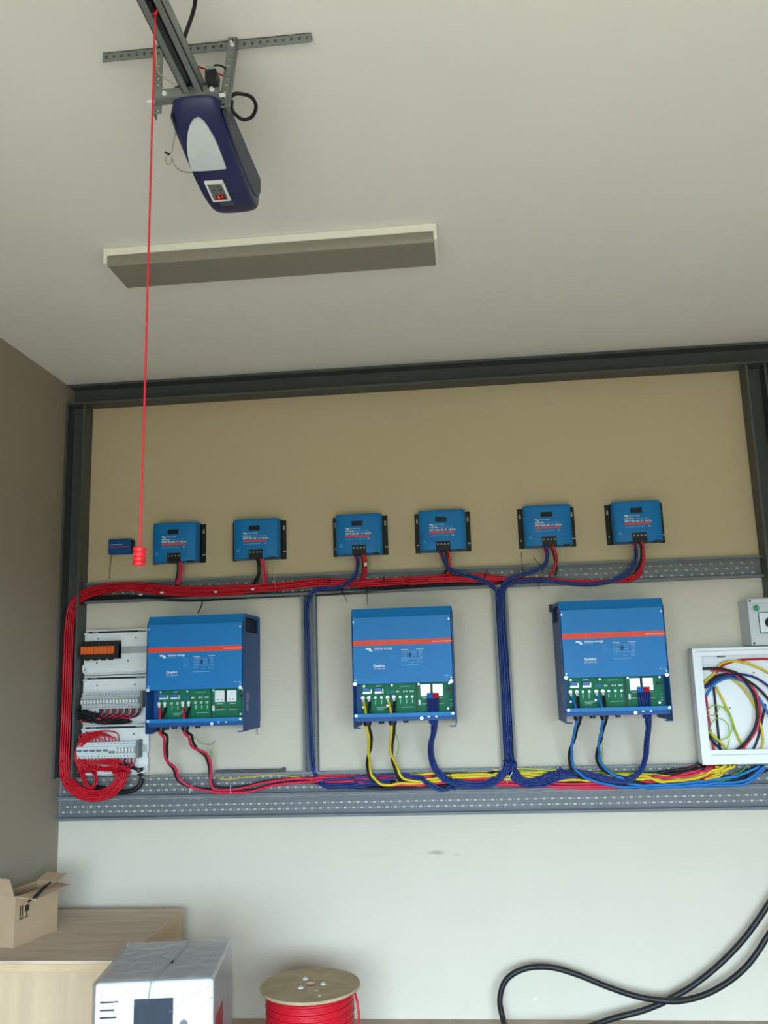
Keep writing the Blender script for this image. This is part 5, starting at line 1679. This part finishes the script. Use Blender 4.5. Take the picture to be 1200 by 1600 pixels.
film((-0.003, 0, 0.05), (AW+0.006, 0, 0), (0, 0, ZB-0.048), (0, -1, 0))
film((AW, -0.003, 0.05), (0, AD+0.006, 0), (0, 0, ZB-0.048), (1, 0, 0))
film((-0.003, -0.003, ZB), (AW+0.006, 0, 0), (0, AD+0.006, 0), (0, 0, 1))
film((0, AD+0.003, 0.05), (0, -AD-0.006, 0), (0, 0, ZB-0.048), (-1, 0, 0))
wr = fm.build('plastic_wrap', wm, ap, smooth=True)
# creased seam of the film across the top and down the front
MB().tube(smooth_path([(AW*0.60, AD-0.02, ZB+0.006), (AW*0.56, AD*0.5, ZB+0.008), (AW*0.50, 0.08, ZB+0.007), (AW*0.48, -0.005, ZB+0.003), (AW*0.46, -0.009, ZB-0.05)], 5), 0.0022, 5).build('film_seam', mat('grey_film_seam', (160, 164, 170), rough=0.3), ap, smooth=True)
for pts in ([(0.02, -0.008, ZB-0.03), (AW*0.18, -0.011, ZB-0.055), (AW*0.36, -0.009, ZB-0.075)], [(AW*0.62, -0.009, ZB-0.10), (AW*0.8, -0.011, ZB-0.05), (AW*0.98, -0.008, ZB-0.02)], [(AW*0.7, -0.009, ZB-0.17), (AW*0.86, -0.011, ZB-0.10), (AW*0.99, -0.007, ZB-0.055)]):
    MB().tube(smooth_path(pts, 5), 0.0016, 5).build('film_crease', wm, ap, smooth=True)

# cable spool
SC = Vector((-0.730, -0.585, 0))
SR, SH = 0.211, 0.345
sp = thing('cable_spool', 'round wooden drum wound with red cable standing on the floor', 'cable drum', SC)
M_chip = mat('chipboard_disc', (176, 156, 124), rough=0.8, var=0.12, scale=14, bump=0.08)
for nm, z0, z1 in (('bottom_flange', 0.0, 0.014), ('top_flange', SH-0.012, SH)):
    rr = MB()
    n = 48
    inner = 0.024
    vs_ = []
    for (ra, z) in ((inner, z0), (SR-0.002, z0), (SR, z0+0.003), (SR, z1-0.003), (SR-0.002, z1), (inner, z1)):
        vs_ += [(ra*math.cos(2*math.pi*k/n), ra*math.sin(2*math.pi*k/n), z) for k in range(n)]
    fs_ = []
    for i in range(6):
        j = (i+1) % 6
        fs_ += [(i*n+k, i*n+(k+1) % n, j*n+(k+1) % n, j*n+k) for k in range(n)]
    rr.add(vs_, fs_)
    rr.build(nm, M_chip, sp)
MB().lathe([(0.080, 0.014), (0.080, SH-0.012)], n=24, cap=False).build('core', M_chip, sp)
# wound cable: tight turns in a helix
hl = MB()
pts = []
turns = 34
for k in range(turns*20+1):
    a = 2*math.pi*k/20
    z = 0.020+(SH-0.012-0.026)*k/(turns*20)
    ro = 0.180+0.0035*math.sin(k*0.013*7)+0.002*math.sin(k*0.31)
    pts.append((ro*math.cos(a), ro*math.sin(a), z))
hl.tube(pts, 0.0056, 6)
hl.build('wound_cable', M_red, sp, smooth=True, recalc=False)
MB().lathe([(0.172, 0.016), (0.172, SH-0.013)], n=36).build('inner_winding', M_red, sp)
a = P(553, 1568, SC.y-0.02)
tl = smooth_path([Vector((0.188, -0.02, SH-0.016)), Vector((0.205, -0.05, SH-0.05)), Vector((0.212, -0.06, SH-0.11)), Vector((0.205, -0.06, SH-0.18)), Vector((0.186, -0.05, SH-0.24))], 5)
MB().tube(tl, 0.0050, 6).build('loose_end', M_red, sp, smooth=True)
for (px, py) in ((477, 1530), (505, 1538), (470, 1544)):
    c = PZ(px, py, SH)-SC
    st = MB().cyl((c.x, c.y, SH-0.001), (c.x, c.y, SH+0.003), 0.012, 14)
    o = st.build('washer', M_screw, sp)
    MB().cyl((c.x, c.y, SH+0.003), (c.x, c.y, SH+0.009), 0.0065, 6).build('nut', M_dinsteel, o)
for (px, py) in ((494, 1548), (499, 1556)):
    c = PZ(px, py, SH)-SC
    MB().cyl((c.x, c.y, SH-0.001), (c.x, c.y, SH+0.001), 0.007, 10).build('staple', mat('pale_mark', (206, 200, 184), rough=0.7), sp)

# thick black supply cable sprawling in front of the wall
cable_world([Vector((1.555, -.095, 1.165)), Vector((1.560, -.090, 1.10)), Vector((1.540, -.075, 0.85)), P(1222, 1375, -0.068), P(1196, 1420, -0.072), P(1158, 1472, -0.076), P(1110, 1519, -0.080), P(1060, 1554, -0.088), P(1010, 1577, -0.096), P(955, 1592, -0.100), PZ(915, 1606, .016), PZ(850, 1624, .016)], 0.0135, M_blkcable, 'supply_cable', 'thick black cable falling straight to the floor at lower right', None, n=10)
cable_world([Vector((1.600, -.095, 1.165)), Vector((1.608, -.090, 1.08)), Vector((1.585, -.080, 0.75)), P(1226, 1420, -0.076), P(1200, 1462, -0.080), P(1168, 1508, -0.088), P(1132, 1538, -0.096), P(1090, 1558, -0.106), P(1050, 1564, -0.110), P(1000, 1558, -0.108), P(950, 1542, -0.100), P(900, 1522, -0.096), P(858, 1511, -0.092), P(818, 1514, -0.096), P(790, 1532, -0.100), P(781, 1562, -0.104), P(786, 1592, -0.112), PZ(796, 1620, .016), PZ(840, 1650, .016)], 0.0135, M_blkcable, 'supply_cable', 'thick black cable rising in a wide loop at lower right', None, n=10)
# paper scrap against the wall
sc = MB().prism_y([(0, 0), (0.014, 0.010), (0.022, 0.004), (0.012, -0.006)], -0.0012, -0.0004).build('tape_scrap', M_print)
sc.location = P(833, 1561, 0)
tag(sc, 'tiny white scrap of tape stuck on the wall inside the cable loop', 'scrap')

settle_cables()
